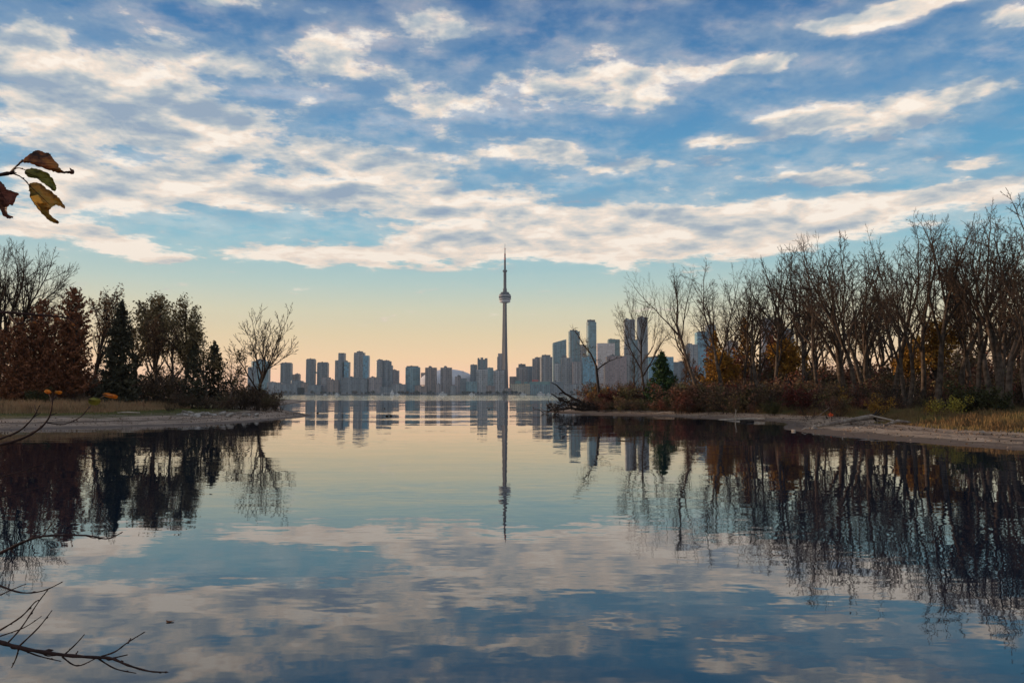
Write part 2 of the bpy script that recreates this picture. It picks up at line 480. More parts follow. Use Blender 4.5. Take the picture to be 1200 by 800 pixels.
def facade(name, wall, glass, wide=6.5, floor=7.5, strip=0.7, rough=0.35, share=0.62):
    """floors and bays of windows over a whole tower face, a few strips of balconies lighter than the rest"""
    m, nt, bs = material(name)
    p = objc(nt); x, y, z = nt.sep(p)
    n = nt.n.new('ShaderNodeNewGeometry').outputs['Normal']
    nx, ny, nz = nt.sep(n)
    h = nt.m('ADD', nt.m('MULTIPLY', x, nt.m('ABSOLUTE', ny)), nt.m('MULTIPLY', y, nt.m('ABSOLUTE', nx)))
    fz = nt.m('FRACT', nt.m('DIVIDE', z, floor)); fh = nt.m('FRACT', nt.m('DIVIDE', h, wide))
    win = nt.m('MULTIPLY', nt.m('LESS_THAN', fz, share), nt.m('LESS_THAN', fh, 0.72))
    cell = nt.comb(nt.m('FLOOR', nt.m('DIVIDE', h, wide)), 0.0, nt.m('FLOOR', nt.m('DIVIDE', z, floor)))
    wn = nt.n.new('ShaderNodeTexWhiteNoise'); wn.noise_dimensions = '3D'; nt.put(wn.inputs['Vector'], cell)
    g = nt.mix(wn.outputs['Value'], glass, tuple(min(1, c * 2.6) for c in glass[:3]) + (1,))  # panes lightened at random: sky reflections put into the glass colour
    bays = nt.noise(nt.comb(nt.m('FLOOR', nt.m('DIVIDE', h, wide * 1.6)), 7.0, 0.0), 0.73, 1, 0.5)
    w = nt.mix(nt.rng(bays, 0.4, 0.6, 0, 1), wall, tuple(min(1, c * (1 + strip)) for c in wall[:3]) + (1,))
    flat = nt.m('LESS_THAN', nt.m('ABSOLUTE', nz), 0.5)
    nt.put(bs.inputs['Base Color'], nt.mix(nt.m('MULTIPLY', win, flat), w, g))
    nt.put(bs.inputs['Roughness'], nt.m('SUBTRACT', 0.75, nt.m('MULTIPLY', win, 0.75 - rough)))
    bs.inputs['Specular IOR Level'].default_value = 0.5
    return m


FAC = {
    'slate': facade('slate_facade', (0.15, 0.165, 0.18, 1), (0.055, 0.075, 0.095, 1)),
    'grey': facade('grey_facade', (0.23, 0.23, 0.24, 1), (0.07, 0.085, 0.10, 1)),
    'mauve': facade('mauve_facade', (0.27, 0.225, 0.22, 1), (0.08, 0.085, 0.10, 1)),
    'brown': facade('brown_facade', (0.24, 0.175, 0.15, 1), (0.07, 0.07, 0.075, 1)),
    'teal': facade('teal_facade', (0.18, 0.26, 0.28, 1), (0.055, 0.12, 0.15, 1), strip=0.5, share=0.75),
    'blue': facade('blue_facade', (0.15, 0.26, 0.33, 1), (0.05, 0.16, 0.23, 1), strip=0.3, share=0.8),
    'pale': facade('pale_facade', (0.68, 0.58, 0.54, 1), (0.48, 0.42, 0.41, 1), strip=0.08, share=0.4),
    'light': facade('light_facade', (0.48, 0.47, 0.47, 1), (0.12, 0.14, 0.16, 1), strip=0.4),
    'cream': facade('cream_facade', (0.52, 0.43, 0.26, 1), (0.17, 0.15, 0.12, 1), wide=7, floor=6, strip=0.1),
    'green': facade('green_facade', (0.10, 0.16, 0.15, 1), (0.05, 0.09, 0.09, 1)),
    'brick': facade('brick_facade', (0.30, 0.20, 0.18, 1), (0.12, 0.10, 0.11, 1), strip=0.2),
}
M['roof_box'] = vary('roof_box', (0.11, 0.11, 0.12, 1), (0.18, 0.18, 0.19, 1), 0.05)
M['concrete'] = vary('tower_concrete', (0.088, 0.088, 0.099, 1), (0.126, 0.122, 0.129, 1), 0.02)
M['tower_dark'] = vary('tower_dark', (0.06, 0.07, 0.09, 1), (0.10, 0.11, 0.13, 1), 0.05)
M['red_paint'] = vary('red_paint', (0.45, 0.10, 0.08, 1), (0.55, 0.14, 0.11, 1), 0.1)
M['dome'] = vary('dome_shell', (0.55, 0.56, 0.60, 1), (0.66, 0.66, 0.70, 1), 0.03)
M['green_roof'] = vary('green_roof', (0.11, 0.20, 0.19, 1), (0.16, 0.26, 0.24, 1), 0.05)
M['quay'] = vary('quay', (0.07, 0.07, 0.07, 1), (0.14, 0.13, 0.12, 1), 0.02)

# ------------------------------------------------------------------ water, land
mb = MB(); mb.add([(-4200, -220, 0), (4200, -220, 0), (4200, 2905, 0), (-4200, 2905, 0)], [(0, 1, 2, 3)])
tag(mb.build('water', M['water']), kind='structure')
mb = MB()
mb.add([(-4200, 2900, -1), (4200, 2900, -1), (4200, 2900, 1.5), (-4200, 2900, 1.5), (4200, 6500, 1.5), (-4200, 6500, 1.5)], [(0, 1, 2, 3), (3, 2, 4, 5)])
tag(mb.build('city_shore', M['quay']), kind='structure')


def sdist(X, Y, poly):
    """signed distance to a closed outline, positive inside"""
    P0 = np.array(poly, float); P1 = np.roll(P0, -1, axis=0)
    best = np.full(X.shape, 1e9); inside = np.zeros(X.shape, bool)
    for (x0, y0), (x1, y1) in zip(P0, P1):
        dx, dy = x1 - x0, y1 - y0
        t = np.clip(((X - x0) * dx + (Y - y0) * dy) / (dx * dx + dy * dy + 1e-9), 0, 1)
        best = np.minimum(best, np.hypot(X - x0 - t * dx, Y - y0 - t * dy))
        c = ((y0 > Y) != (y1 > Y)) & (X < (x1 - x0) * (Y - y0) / (y1 - y0 + 1e-12) + x0)
        inside ^= c
    return np.where(inside, best, -best)


def shore(pts):
    return [tuple(gnd(px, py).xy) for px, py in pts]


LEFT = [(-260, 30), (-100, 40)] + shore([(-260, 505), (-120, 505), (0, 504), (90, 501.5), (180, 499), (240, 497.5), (285, 495), (325, 491.5), (350, 489.5), (368, 487.2), (362, 485.2), (345, 482.5), (332, 479.5), (322, 476.5)]) + [(-62, 240), (-75, 330), (-260, 340)]
RIGHT = shore([(637, 483.0), (660, 484.3), (700, 485.2), (740, 486.2), (790, 488.2), (830, 491), (870, 491.8), (905, 493.3), (922, 497), (913, 500.5), (916, 502.6), (935, 505.5), (965, 509), (1000, 513), (1060, 518), (1120, 522.5), (1200, 528), (1290, 533), (1420, 540)]) + [(300, 20), (320, 330), (40, 300), (16, 200)] + shore([(672, 474)])


def smooth_noise(X, Y, s, seed):
    r = np.random.default_rng(seed); out = np.zeros_like(X)
    for k in range(5):
        a = r.uniform(0, 6.28); f = r.uniform(0.6, 1.6) / s
        out += np.sin((X * math.cos(a) + Y * math.sin(a)) * f * 6.28 + r.uniform(0, 6.28))
    return out / 5


def height(X, Y, poly, slope, top):
    dd = sdist(X, Y, poly) + smooth_noise(X, Y, 9, 3) * 0.35 * np.clip(1 + 0 * X, 0, 1)
    z = np.where(dd < 0, dd * 0.12, dd * slope)
    z = np.clip(z, -0.8, 0.62)
    extra = np.clip((dd * slope - 0.62) / 1.6, 0, 1)
    return z + extra * (top - 0.62) + smooth_noise(X, Y, 7, 5) * 0.05 * np.clip(dd / 4, 0, 1) + smooth_noise(X, Y, 2.2, 6) * 0.02 * np.clip(dd / 2, 0, 1)


def land(name, x0, x1, y0, y1, st, poly, slope, top, mat):
    xs = np.arange(x0, x1 + st, st); ys = np.arange(y0, y1 + st, st)
    X, Y = np.meshgrid(xs, ys)
    Z = height(X, Y, poly, slope, top)
    V = np.stack([X, Y, Z], -1).reshape(-1, 3)
    nx, ny = len(xs), len(ys)
    i = (np.arange(ny - 1)[:, None] * nx + np.arange(nx - 1)[None, :]).ravel()
    Fc = np.stack([i, i + 1, i + nx + 1, i + nx], -1)
    Zf = Z.ravel()
    Fc = Fc[(Zf[Fc] > -0.5).any(1)]
    mb = MB(); mb.add(V, Fc)
    tag(mb.build(name, mat, smooth=True), kind='structure')


LSL, RSL = 0.075, 0.055
land('left_shore', -190, -16, 44, 260, 0.8, LEFT, LSL, 1.0, M['left_ground'])
land('right_shore', 2, 170, 26, 260, 0.8, RIGHT, RSL, 1.15, M['right_ground'])


def zl(x, y): return float(height(np.array([x]), np.array([y]), LEFT, LSL, 1.0)[0])
def zr(x, y): return float(height(np.array([x]), np.array([y]), RIGHT, RSL, 1.15)[0])


# the bank the picture was taken from, behind and beside the camera
mb = MB()
xs = np.arange(-14, 14.1, 0.5); ys = np.arange(-12, 4.1, 0.4)
X, Y = np.meshgrid(xs, ys)
Z = np.clip(0.55 - (Y + 1.2) * 0.42 - np.maximum(X + 1.5, 0) * 0.05, -0.8, 0.7) + np.where(X < -1.6, np.clip((-X - 1.6) * 0.35, 0, 0.55), 0) * (Y < 3.2) + smooth_noise(X, Y, 2.0, 9) * 0.06
nx, ny = len(xs), len(ys)
i = (np.arange(ny - 1)[:, None] * nx + np.arange(nx - 1)[None, :]).ravel()
mb.add(np.stack([X, Y, Z], -1).reshape(-1, 3), np.stack([i, i + 1, i + nx + 1, i + nx], -1))
tag(mb.build('near_bank', M['right_ground'], smooth=True), kind='structure')
# ------------------------------------------------------------------ the far city
CITY = 'towers of the far skyline'


def fbox(px0, px1, ytop, D):
    a = at(px0, 462, D); b = at(px1, 462, D)
    return a.x, b.x, at((px0 + px1) / 2, ytop, D).z


def chamfer(w, dp, c):
    x, y = w / 2, dp / 2
    return [(-x + c, -y), (x - c, -y), (x, -y + c), (x, y - c), (x - c, y), (-x + c, y), (-x, y - c), (-x, -y + c)]


def tower_block(px0, px1, ytop, D, mat, label, shape='flat', pent=(0.25, 0.75, 2.2), cat='high-rise', steps=(), fins=0, name='high_rise_building', group=CITY, depth=None, finmat='light', twist=0.0):
    x0, x1, h = fbox(px0, px1, ytop, D)
    w = x1 - x0; dp = depth or min(max(w * 0.8, 18), 45)
    o = empty(name, ((x0 + x1) / 2, D + dp / 2, 1.5), twist, label, cat, group)
    h -= 1.5
    b = MB()
    if shape == 'round':
        ol = [(w / 2 * math.cos(t), dp / 2 * math.sin(t)) for t in np.linspace(0, 2 * math.pi, 25)[:-1]]
        b.prism(ol, 0, h)
    elif shape == 'slant':
        ol = chamfer(w, dp, w * 0.04)
        b.prism(ol, 0, lambda x, y: h - max(0, (-x - w * 0.1)) / (w * 0.4) * w * 0.28)
    else:
        b.prism(chamfer(w, dp, w * (0.12 if shape == 'cut' else 0.02)), 0, h)
    b.build('facade', FAC[mat], o)
    k = MB()
    if pent:
        ph = pent[2] * D / F
        k.prism([(-w / 2 + pent[0] * w, -dp * .3), (-w / 2 + pent[1] * w, -dp * .3), (-w / 2 + pent[1] * w, dp * .3), (-w / 2 + pent[0] * w, dp * .3)], h, h + ph)
        u = -w / 2 + (pent[0] * .6 + pent[1] * .4) * w
        k.box(u - w * .05, u + w * .05, -dp * .15, dp * .1, h + ph, h + ph + D / F * 0.7)
        k.build('roof_box', M['roof_box'], o)
    e = MB()
    e.prism([(x * 1.02, y * 1.02) for x, y in (chamfer(w, dp, w * 0.03))] if shape != 'round' else [(x * 1.03, y * 1.03) for x, y in ol], 0, 7)
    e.build('podium', FAC['grey'], o)
    for (p0, p1, yt, m2) in steps:          # shoulders of the same building
        a0, a1, hh = fbox(p0, p1, yt, D)
        s = MB(); cx = (x0 + x1) / 2
        s.prism([(a0 - cx, -dp * .5 - 3), (a1 - cx, -dp * .5 - 3), (a1 - cx, dp * .35), (a0 - cx, dp * .35)], 0, hh - 1.5)
        s.build('shoulder', FAC[m2], o)
    for q in range(fins):                    # stacks of balconies standing proud of the face
        fx = -w / 2 + w * (q + 0.5) / fins
        s = MB(); fw = w / fins * 0.22
        nf = int((h - 10) / 6.6)
        s.box(fx - fw * .8, fx - fw * .6, -dp / 2 - 2.2, -dp / 2 + .5, 7.5, h - 3)
        s.box(fx + fw * .6, fx + fw * .8, -dp / 2 - 2.2, -dp / 2 + .5, 7.5, h - 3)
        for z in range(nf):
            s.box(fx - fw, fx + fw, -dp / 2 - 1.9, -dp / 2 + .4, 9 + z * 6.6, 10.8 + z * 6.6)
        s.build('balcony_stack', FAC[finmat], o)
    return o


T = tower_block
T(293, 313, 423, 2990, 'teal', 'blue-grey glass block seen through the bare tree at the tip of the left bank', 'cut', steps=((290, 300, 430, 'slate'),))
T(328, 340, 425.5, 3000, 'slate', 'dark flat-topped tower, first one clear of the left bank shrubs', pent=(0.05, .95, .8), fins=3, finmat='slate')
T(340, 350, 438.5, 3050, 'brown', 'short brownish tower just right of the first flat-topped one', pent=(.5, .95, .8))
T(358, 368, 421, 3010, 'slate', 'narrow dark slab tower left of its skybridge twin', pent=(.05, .95, .8), fins=2, finmat='grey')
t = T(371, 383, 425, 3010, 'slate', 'dark slab tower joined by a skybridge to the narrow slab left of it', pent=(.05, .95, .8), fins=3, finmat='grey')
x0, x1, h = fbox(367.8, 371.2, 435, 3010)
s = MB(); s.box(x0 - t.location.x, x1 - t.location.x, -6, 6, h - 9, h - 3); s.build('skybridge', FAC['teal'], t)
T(376, 386, 442, 2960, 'mauve', 'short beige-striped block in front of the skybridge towers', pent=(.1, .5, 1), fins=3)
T(392, 405, 422, 2990, 'grey', 'stepped tall tower with a narrow crown, left of the pair of tallest western towers', pent=None, fins=3, steps=((396, 403, 413.5, 'slate'), (401, 408.5, 424, 'blue')))
T(414, 426, 413, 2990, 'grey', 'tallest western tower with a blue shoulder on its right side', pent=(.25, .8, 1.6), fins=3, steps=((425, 431.5, 416.5, 'blue'),))
T(440, 449, 422, 3010, 'grey', 'round-shouldered tower left of a bright vertical slot', 'cut', pent=(.2, .8, 1), fins=2)
T(448.5, 458, 423, 3000, 'slate', 'dark tower with a curved top right of a bright vertical slot', 'round', pent=(.1, .7, 1), steps=((456, 459.5, 428, 'slate'),))
T(459, 467, 434, 3020, 'mauve', 'shorter mauve tower stepping down from the dark curved-top one', pent=(.1, .6, 1))
T(474, 491.5, 430, 2980, 'teal', 'broad teal glass drum tower left of the white dome', 'round', pent=(.1, .85, 1.4), depth=45)
T(493, 499, 436.5, 3250, 'brown', 'small brown block behind, between the teal drum and the dome', pent=None)
T(498, 511, 430.5, 2930, 'brown', 'brown slab with sunlit left edge before the left half of the white dome', pent=(.3, .55, 1.5), fins=2, finmat='mauve')
T(516, 529, 430.5, 2930, 'mauve', 'brown slab in front of the middle of the white dome', pent=(.3, .55, 1.5), fins=3, finmat='mauve')
T(533, 540, 441, 2925, 'mauve', 'low warm-toned block in front of the right half of the dome', pent=(.4, .9, 1.5), steps=((539.5, 547, 443, 'slate'),))
T(551, 559, 427.5, 3150, 'slate', 'dark blank slab just right of the dome', pent=(.05, .95, .5))
T(559.5, 571, 421, 3100, 'teal', 'square tower with a crenellated crown left of the observation tower', pent=None,
  steps=((559.5, 561.5, 419.3, 'slate'), (563, 566, 418.8, 'slate'), (568, 571, 419.6, 'slate')))
T(558, 571, 433, 2920, 'light', 'pale balcony slab in front of the crenellated tower', pent=(.2, .8, .8), fins=4)
T(571, 578, 431, 3020, 'teal', 'thin teal tower between two pale balcony slabs', pent=(.05, .95, .5))
T(578, 591, 434, 2915, 'light', 'pale ribbed slab at the left foot of the observation tower', pent=(.2, .7, 1), fins=4, finmat='mauve')
T(583.5, 590, 414, 3200, 'mauve', 'slim tower standing behind the left side of the observation tower', pent=None, steps=((582.6, 584.4, 418, 'slate'),))
T(597, 606, 441, 3200, 'brown', 'low dark block at the right foot of the observation tower', pent=None)
T(605, 618, 430.5, 3080, 'mauve', 'stubby tower with a wide drum crown right of the observation tower', 'cut', pent=(.2, .85, 4.2), fins=3, finmat='grey')
T(616, 624, 429, 3160, 'slate', 'dark block tucked between the drum-crowned tower and the mauve pair', pent=None)
T(624, 634, 420, 3060, 'mauve', 'left and lower one of a touching pair of mauve towers', pent=(.3, .95, 1.6), fins=2, finmat='grey')
T(633, 647.5, 418, 3000, 'grey', 'right and taller one of a touching pair of mauve towers', 'cut', pent=(.15, .85, 2.4), fins=3, finmat='mauve')
T(648, 664, 397.5, 3250, 'teal', 'dark tower with a sloping left shoulder at its top', 'slant', pent=None)
T(650, 657, 426, 3000, 'light', 'low pale narrow block in front of the sloping-shouldered tower', pent=(.3, .7, 1), fins=2)
T(658, 671, 419, 2990, 'grey', 'grey ribbed block in front of the capped glass tower', pent=(.1, .5, 2.5), fins=4, finmat='light')
T(667, 680, 388, 3080, 'teal', 'tall glass tower wearing a thin flat cap, the left one of two', 'cut', pent=(.12, .8, 1.6), fins=3, finmat='grey')
T(671, 681, 424, 2960, 'mauve', 'sunlit beige block at the foot of the left capped tower', pent=(.2, .6, .8), fins=3)
T(679, 689, 404, 3150, 'mauve', 'mauve tower standing between the two capped glass towers', pent=None)
t = T(688, 700, 377, 3020, 'teal', 'tallest round-cornered glass tower with a thin dark cap', 'round', pent=(.1, .85, 2.6), depth=34)
T(683, 699, 418, 2960, 'blue', 'low deep blue glass block at the foot of the tallest round-cornered tower', pent=(.3, .7, 1))
T(700, 721, 402, 3300, 'pale', 'very pale pinkish square tower block, the lightest of the skyline', pent=None, depth=60)
T(713.5, 727, 397.5, 3420, 'green', 'dark green tower looking out behind the pale square block', pent=(.05, .6, .6))
T(712, 735, 417, 3040, 'brick', 'broad brick-pink block below the pale square one', pent=(.2, .5, 1.4), steps=((709, 714, 424, 'brick'),))
T(733, 745, 374, 3100, 'grey', 'tall narrow tower left of the round-crowned bare tree', pent=(.1, .4, 1.2), fins=3, finmat='grey', steps=((740, 748, 398, 'teal'),))
T(748.5, 760, 371.5, 3080, 'grey', 'tall dark tower seen through the round-crowned bare tree', pent=(.3, .6, 1.2), fins=2, finmat='slate')
T(761, 790, 418, 3050, 'blue', 'long low blue block behind the small spruce', pent=(.2, .4, 1))
T(789, 806, 424, 3150, 'slate', 'low blue-grey block between the spruce and the leaning tree', pent=(.5, .9, 1))
T(806, 819, 403.5, 3100, 'grey', 'shoulder-high grey block under the leaning tree', pent=(.1, .5, 1.2), fins=2)
T(818, 836, 389, 3100, 'blue', 'stepped blue tower right behind the leaning tree', pent=(.1, .9, 1.0), steps=((830, 840, 380.5, 'slate'),))
T(895, 908, 374, 3100, 'mauve', 'tall dark tower glimpsed between the trees, left of a brighter gap', pent=(.2, .8, 1.2))
T(921, 932, 386, 3150, 'grey', 'shorter grey tower glimpsed between the trees, right of a brighter gap', pent=(.2, .8, 1.2))
T(853, 866, 400, 3150, 'mauve', 'mauve tower glimpsed behind the golden trees', pent=(.2, .8, 1.2))

LOWG = 'low buildings along the far waterfront'
LOW = [
    (313, 329, 448, 'grey', 'low grey block straight behind the left bank shrub'), (329, 341, 450, 'slate', 'low grey block under the first flat-topped tower'),
    (341, 353, 446, 'slate', 'low sloping-roofed grey block under the short brownish tower'), (348, 357, 454, 'cream', 'small cream box, farthest left cream building on the waterfront'),
    (352, 360, 448.5, 'brown', 'low brown block left of the skybridge towers'), (360, 376, 451, 'slate', 'low dark block under the skybridge towers'),
    (383, 396, 445, 'brown', 'low reddish-roofed block right of the skybridge towers'), (400, 421, 442, 'slate', 'wide mid-height slab in front of the stepped western towers'),
    (421, 432, 444, 'slate', 'slab touching the wide one on its right end'), (430, 446, 442, 'mauve', 'mauve slab midway between the western towers and the slot towers'),
    (446, 460, 453, 'slate', 'low block under the curved-top tower'), (459, 475, 450, 'grey', 'low grey sheds left of the teal drum tower'),
    (486, 500, 452, 'brown', 'low shed under the left edge of the dome'), (511, 517, 450, 'mauve', 'narrow low block between the two brown slabs'),
    (528, 534, 452, 'grey', 'low box between the brown slab and the warm block'), (546, 559, 447, 'teal', 'low teal block under the right edge of the dome'),
    (570, 580, 452, 'brown', 'low reddish pavilion between the pale slabs'), (590, 600, 455, 'brown', 'low dark pavilion at the tower foot'),
    (645, 660, 447, 'slate', 'low dark block right of the green-roofed terminal'), (660, 690, 450, 'grey', 'low wide block behind the fallen dead branches'),
]
for i, (a, b, yt, mt, lb) in enumerate(LOW):
    T(a, b, yt, 2908, mt, lb, 'flat', pent=(.15 + .1 * (i % 4), .5 + .1 * (i % 3), .7), cat='building', name='waterfront_building', group=LOWG, depth=30)

# waterfront terminal: tan wing and green-roofed wing
o = empty('terminal_building', (at(625, 462, 2908).x, 2925, 1.5), 0, 'long waterfront terminal, yellowish left wing and green-roofed right wing', 'terminal')
cx = o.location.x
for (a, b, yt, mt, nm) in ((598, 621, 449.5, 'cream', 'tan_wing'), (621, 646, 450, 'teal', 'ribbed_wing')):
    x0, x1, h = fbox(a, b, yt, 2908)
    s = MB(); s.box(x0 - cx, x1 - cx, -15, 15, 0, h - 1.5); w_ = s.build(nm, FAC[mt], o)
    n = int((x1 - x0) / 7)
    s = MB()
    for k in range(n):
        u = x0 - cx + (k + .5) * (x1 - x0) / n
        s.box(u - 1.0, u + 1.0, -16.2, -15, 1, h - 5)
    s.build('pilaster', FAC['light' if mt == 'cream' else 'slate'], w_)
for (a, b, y0, y1) in ((603, 611, 449.5, 445.8), (620, 646.5, 450, 447), (614, 619, 449.5, 447)):
    x0, x1, h0 = fbox(a, b, y0, 2908); h1 = fbox(a, b, y1, 2908)[2]
    s = MB(); s.prism([(x0 - cx, -15.8), (x1 - cx, -15.8), (x1 - cx, 15.5), (x0 - cx, 15.5)], h0 - 1.5, h1 - 1.5, top=[(x0 - cx + 3, -11), (x1 - cx - 3, -11), (x1 - cx - 3, 11), (x0 - cx + 3, 11)])
    s.build('roof', M['green_roof'], o)
x0, x1, h = fbox(624, 631, 444.5, 2915)
s = MB(); s.box(x0 - cx, x1 - cx, -8, 8, h - 12, h - 2); s.build('roof_box', M['red_paint'], o)

# domed stadium
D = 3120
x0, x1, _ = fbox(485, 560, 450, D); zt = at(522, 431.5, D).z - 1.5; zb = at(522, 450.5, D).z - 1.5
o = empty('domed_stadium', ((x0 + x1) / 2, D + 110, 1.5), 0, 'stadium under a shallow white dome behind two brown slabs', 'stadium')
rr = (x1 - x0) / 2
s = MB(); s.lathe([(rr * 1.02, 0), (rr * 1.02, zb - 3), (rr * .98, zb)], 48); s.build('drum_wall', FAC['brick'], o)
s = MB(); s.lathe([(rr * .98 * math.cos(a), zb + (zt - zb) * math.sin(a)) for a in np.linspace(0, math.pi / 2 * .999, 12)], 48)
dm = s.build('dome', M['dome'], o, smooth=True)
s = MB()
for q in (-.45, 0.02, .48):
    pts = [Vector((q * rr + 3 * 0, rr * .97 * math.cos(a) * math.sqrt(1 - q * q), zb + (zt - zb) * math.sin(a) * math.sqrt(max(0, 1 - q * q)) + 1)) for a in np.linspace(0, math.pi, 14)]
    s.tube(pts, [1.3] * len(pts), 4)
s.build('roof_track', M['dome'], dm)

# observation tower
D = 2915
o = empty('observation_tower', (at(591.6, 462, D).x, D + 20, 1.5), R(12), 'very tall tapering concrete tower with a round pod and a needle mast', 'tower')
tw = at(592, 462, D)


def hz(py): return at(592, py, D).z - 1.5


def hex_ring(r, leg, z, ph=0.0):
    V = []
    for k in range(3):
        a = ph + k * 2 * math.pi / 3
        for da, rr_ in ((-.16, leg), (.16, leg), (.62, r), (1.47, r)):
            V.append((rr_ * math.cos(a + da), rr_ * math.sin(a + da), z))
    return V


s = MB()
rings = []
pxm = D / F
for py, wpx in ((461.5, 10.2), (450, 9.2), (435, 8.2), (415, 7.0), (395, 6.2), (375, 5.5), (358, 5.0), (345, 4.7)):
    z = hz(py) if py < 461 else 0
    rings.append(hex_ring(wpx * pxm / 2 * .62, wpx * pxm / 2 * 1.03, z, R(-90)))
V = [v for r_ in rings for v in r_]
s.add(V, [(i * 12 + k, i * 12 + (k + 1) % 12, (i + 1) * 12 + (k + 1) % 12, (i + 1) * 12 + k) for i in range(len(rings) - 1) for k in range(12)])
s.build('shaft', M['concrete'], o)
ux = pxm
s = MB(); s.lathe([(2.2 * ux, hz(354.6)), (6.2 * ux, hz(353.4)), (6.7 * ux, hz(352.2)), (6.2 * ux, hz(351.2)), (4.5 * ux, hz(350.9))], 32); pod0 = s.build('radome_ring', M['dome'], o, smooth=False)
s = MB(); s.lathe([(4.5 * ux, hz(351.1)), (7.1 * ux, hz(350.2)), (7.2 * ux, hz(348.6)), (6.7 * ux, hz(348.1)), (7.3 * ux, hz(347.6)), (7.3 * ux, hz(346.2)), (6.7 * ux, hz(345.7)), (6.9 * ux, hz(345.2)), (6.3 * ux, hz(343.8)), (5.0 * ux, hz(343.2)), (4.9 * ux, hz(341.8)), (3.0 * ux, hz(341.2)), (0.1, hz(341.1))], 32)
pod = s.build('main_pod', M['tower_dark'], o)
s = MB(); s.lathe([(7.35 * ux, hz(350.0)), (7.45 * ux, hz(349.6)), (7.35 * ux, hz(349.2))], 32); s.lathe([(7.4 * ux, hz(346.4)), (7.5 * ux, hz(346.0)), (7.3 * ux, hz(345.6))], 32); s.build('deck_band', M['dome'], pod)
s = MB(); s.lathe([(2.4 * ux, hz(341.2)), (2.4 * ux, hz(337.6)), (1.8 * ux, hz(337.2)), (1.75 * ux, hz(317.5))], 12)
s.build('upper_shaft', M['concrete'], o)
s = MB(); s.lathe([(1.75 * ux, hz(318.0)), (2.7 * ux, hz(317.2)), (2.7 * ux, hz(315.8)), (1.3 * ux, hz(315.0))], 20); s.build('upper_pod', M['tower_dark'], o)
s = MB(); s.lathe([(1.25 * ux, hz(315.2)), (1.1 * ux, hz(304)), (0.85 * ux, hz(303.9)), (0.8 * ux, hz(296.0)), (0.5 * ux, hz(295.9)), (0.42 * ux, hz(290)), (0.25 * ux, hz(289.9)), (0.15 * ux, hz(284.5))], 8)
mast = s.build('mast', M['concrete'], o)
for a_, b_, r_ in ((303.5, 301, 1.05), (297.8, 296.5, .95), (291, 290, .7)):
    s = MB(); s.lathe([(r_ * ux, hz(a_)), (r_ * ux, hz(b_))], 8); s.build('red_collar', M['red_paint'], mast)

# boats on the far side
def boat(px, L, kind, label, D=2880):
    p = at(px, 462, D)
    o = empty('sailing_boat' if kind == 'sail' else 'motor_boat', (p.x, D, 0), 0, label, 'boat', 'boats along the far waterfront')
    H = L * .13; w = L * .26
    s = MB()
    ol = [(-L / 2, -w / 2), (L * .2, -w / 2), (L * .42, -w * .25), (L / 2, 0), (L * .42, w * .25), (L * .2, w / 2), (-L / 2, w / 2)]
    bt = [(x * .9, y * .7) for x, y in ol]
    s.prism(bt, -.3, H, top=ol); s.build('hull', M['white_paint'], o)
    s = MB(); s.prism([(-L * .3, -w * .35), (L * .18, -w * .35), (L * .18, w * .35), (-L * .3, w * .35)], H, H * 2.1, top=[(-L * .28, -w * .3), (L * .1, -w * .3), (L * .1, w * .3), (-L * .28, w * .3)]); c = s.build('cabin', M['white_paint'], o)
    s = MB(); s.box(-L * .25, L * .1, -w * .36, -w * .345, H * 1.3, H * 1.75); s.build('window_band', M['dark_paint'], c)
    if kind == 'sail':
        s = MB(); s.tube([(0, 0, H), (0, 0, L * 1.3)], [.5, .3], 5); s.build('mast', M['white_paint'], o)
        s = MB(); s.poly([(0.6, 0, H * 1.8), (-L * .45, .4, H * 1.9), (.5, .1, L * 1.2)]); s.poly([(1.2, 0, H * 1.8), (L * .42, -.3, H * 1.3), (.9, -.1, L * 1.1)]); s.build('sail', M['white_paint'], o)
    else:
        s = MB(); s.box(-L * .15, L * .05, -w * .25, w * .25, H * 2.1, H * 2.9); s.build('wheelhouse', M['white_paint'], o)
    return o


boat(448, 9, 'motor', 'tiny white motor boat out on the water before the slot towers', 2600)
boat(459.5, 17, 'sail', 'white sailing boat left of the teal drum tower')
boat(466, 18, 'motor', 'white cabin boat just right of the white sailing boat')
boat(395, 18, 'motor', 'small white boat below the wide mid-height slab')
boat(381, 14, 'motor', 'small white boat below the skybridge towers')
boat(519, 30, 'motor', 'long white ferry below the brown slab in front of the dome')
boat(553, 24, 'motor', 'white cruiser below the right edge of the dome')
boat(613, 24, 'motor', 'white cruiser moored before the yellowish terminal wing')
boat(634, 30, 'motor', 'large white yacht moored before the green-roofed terminal wing')
boat(643, 18, 'motor', 'smaller boat astern of the large white yacht')

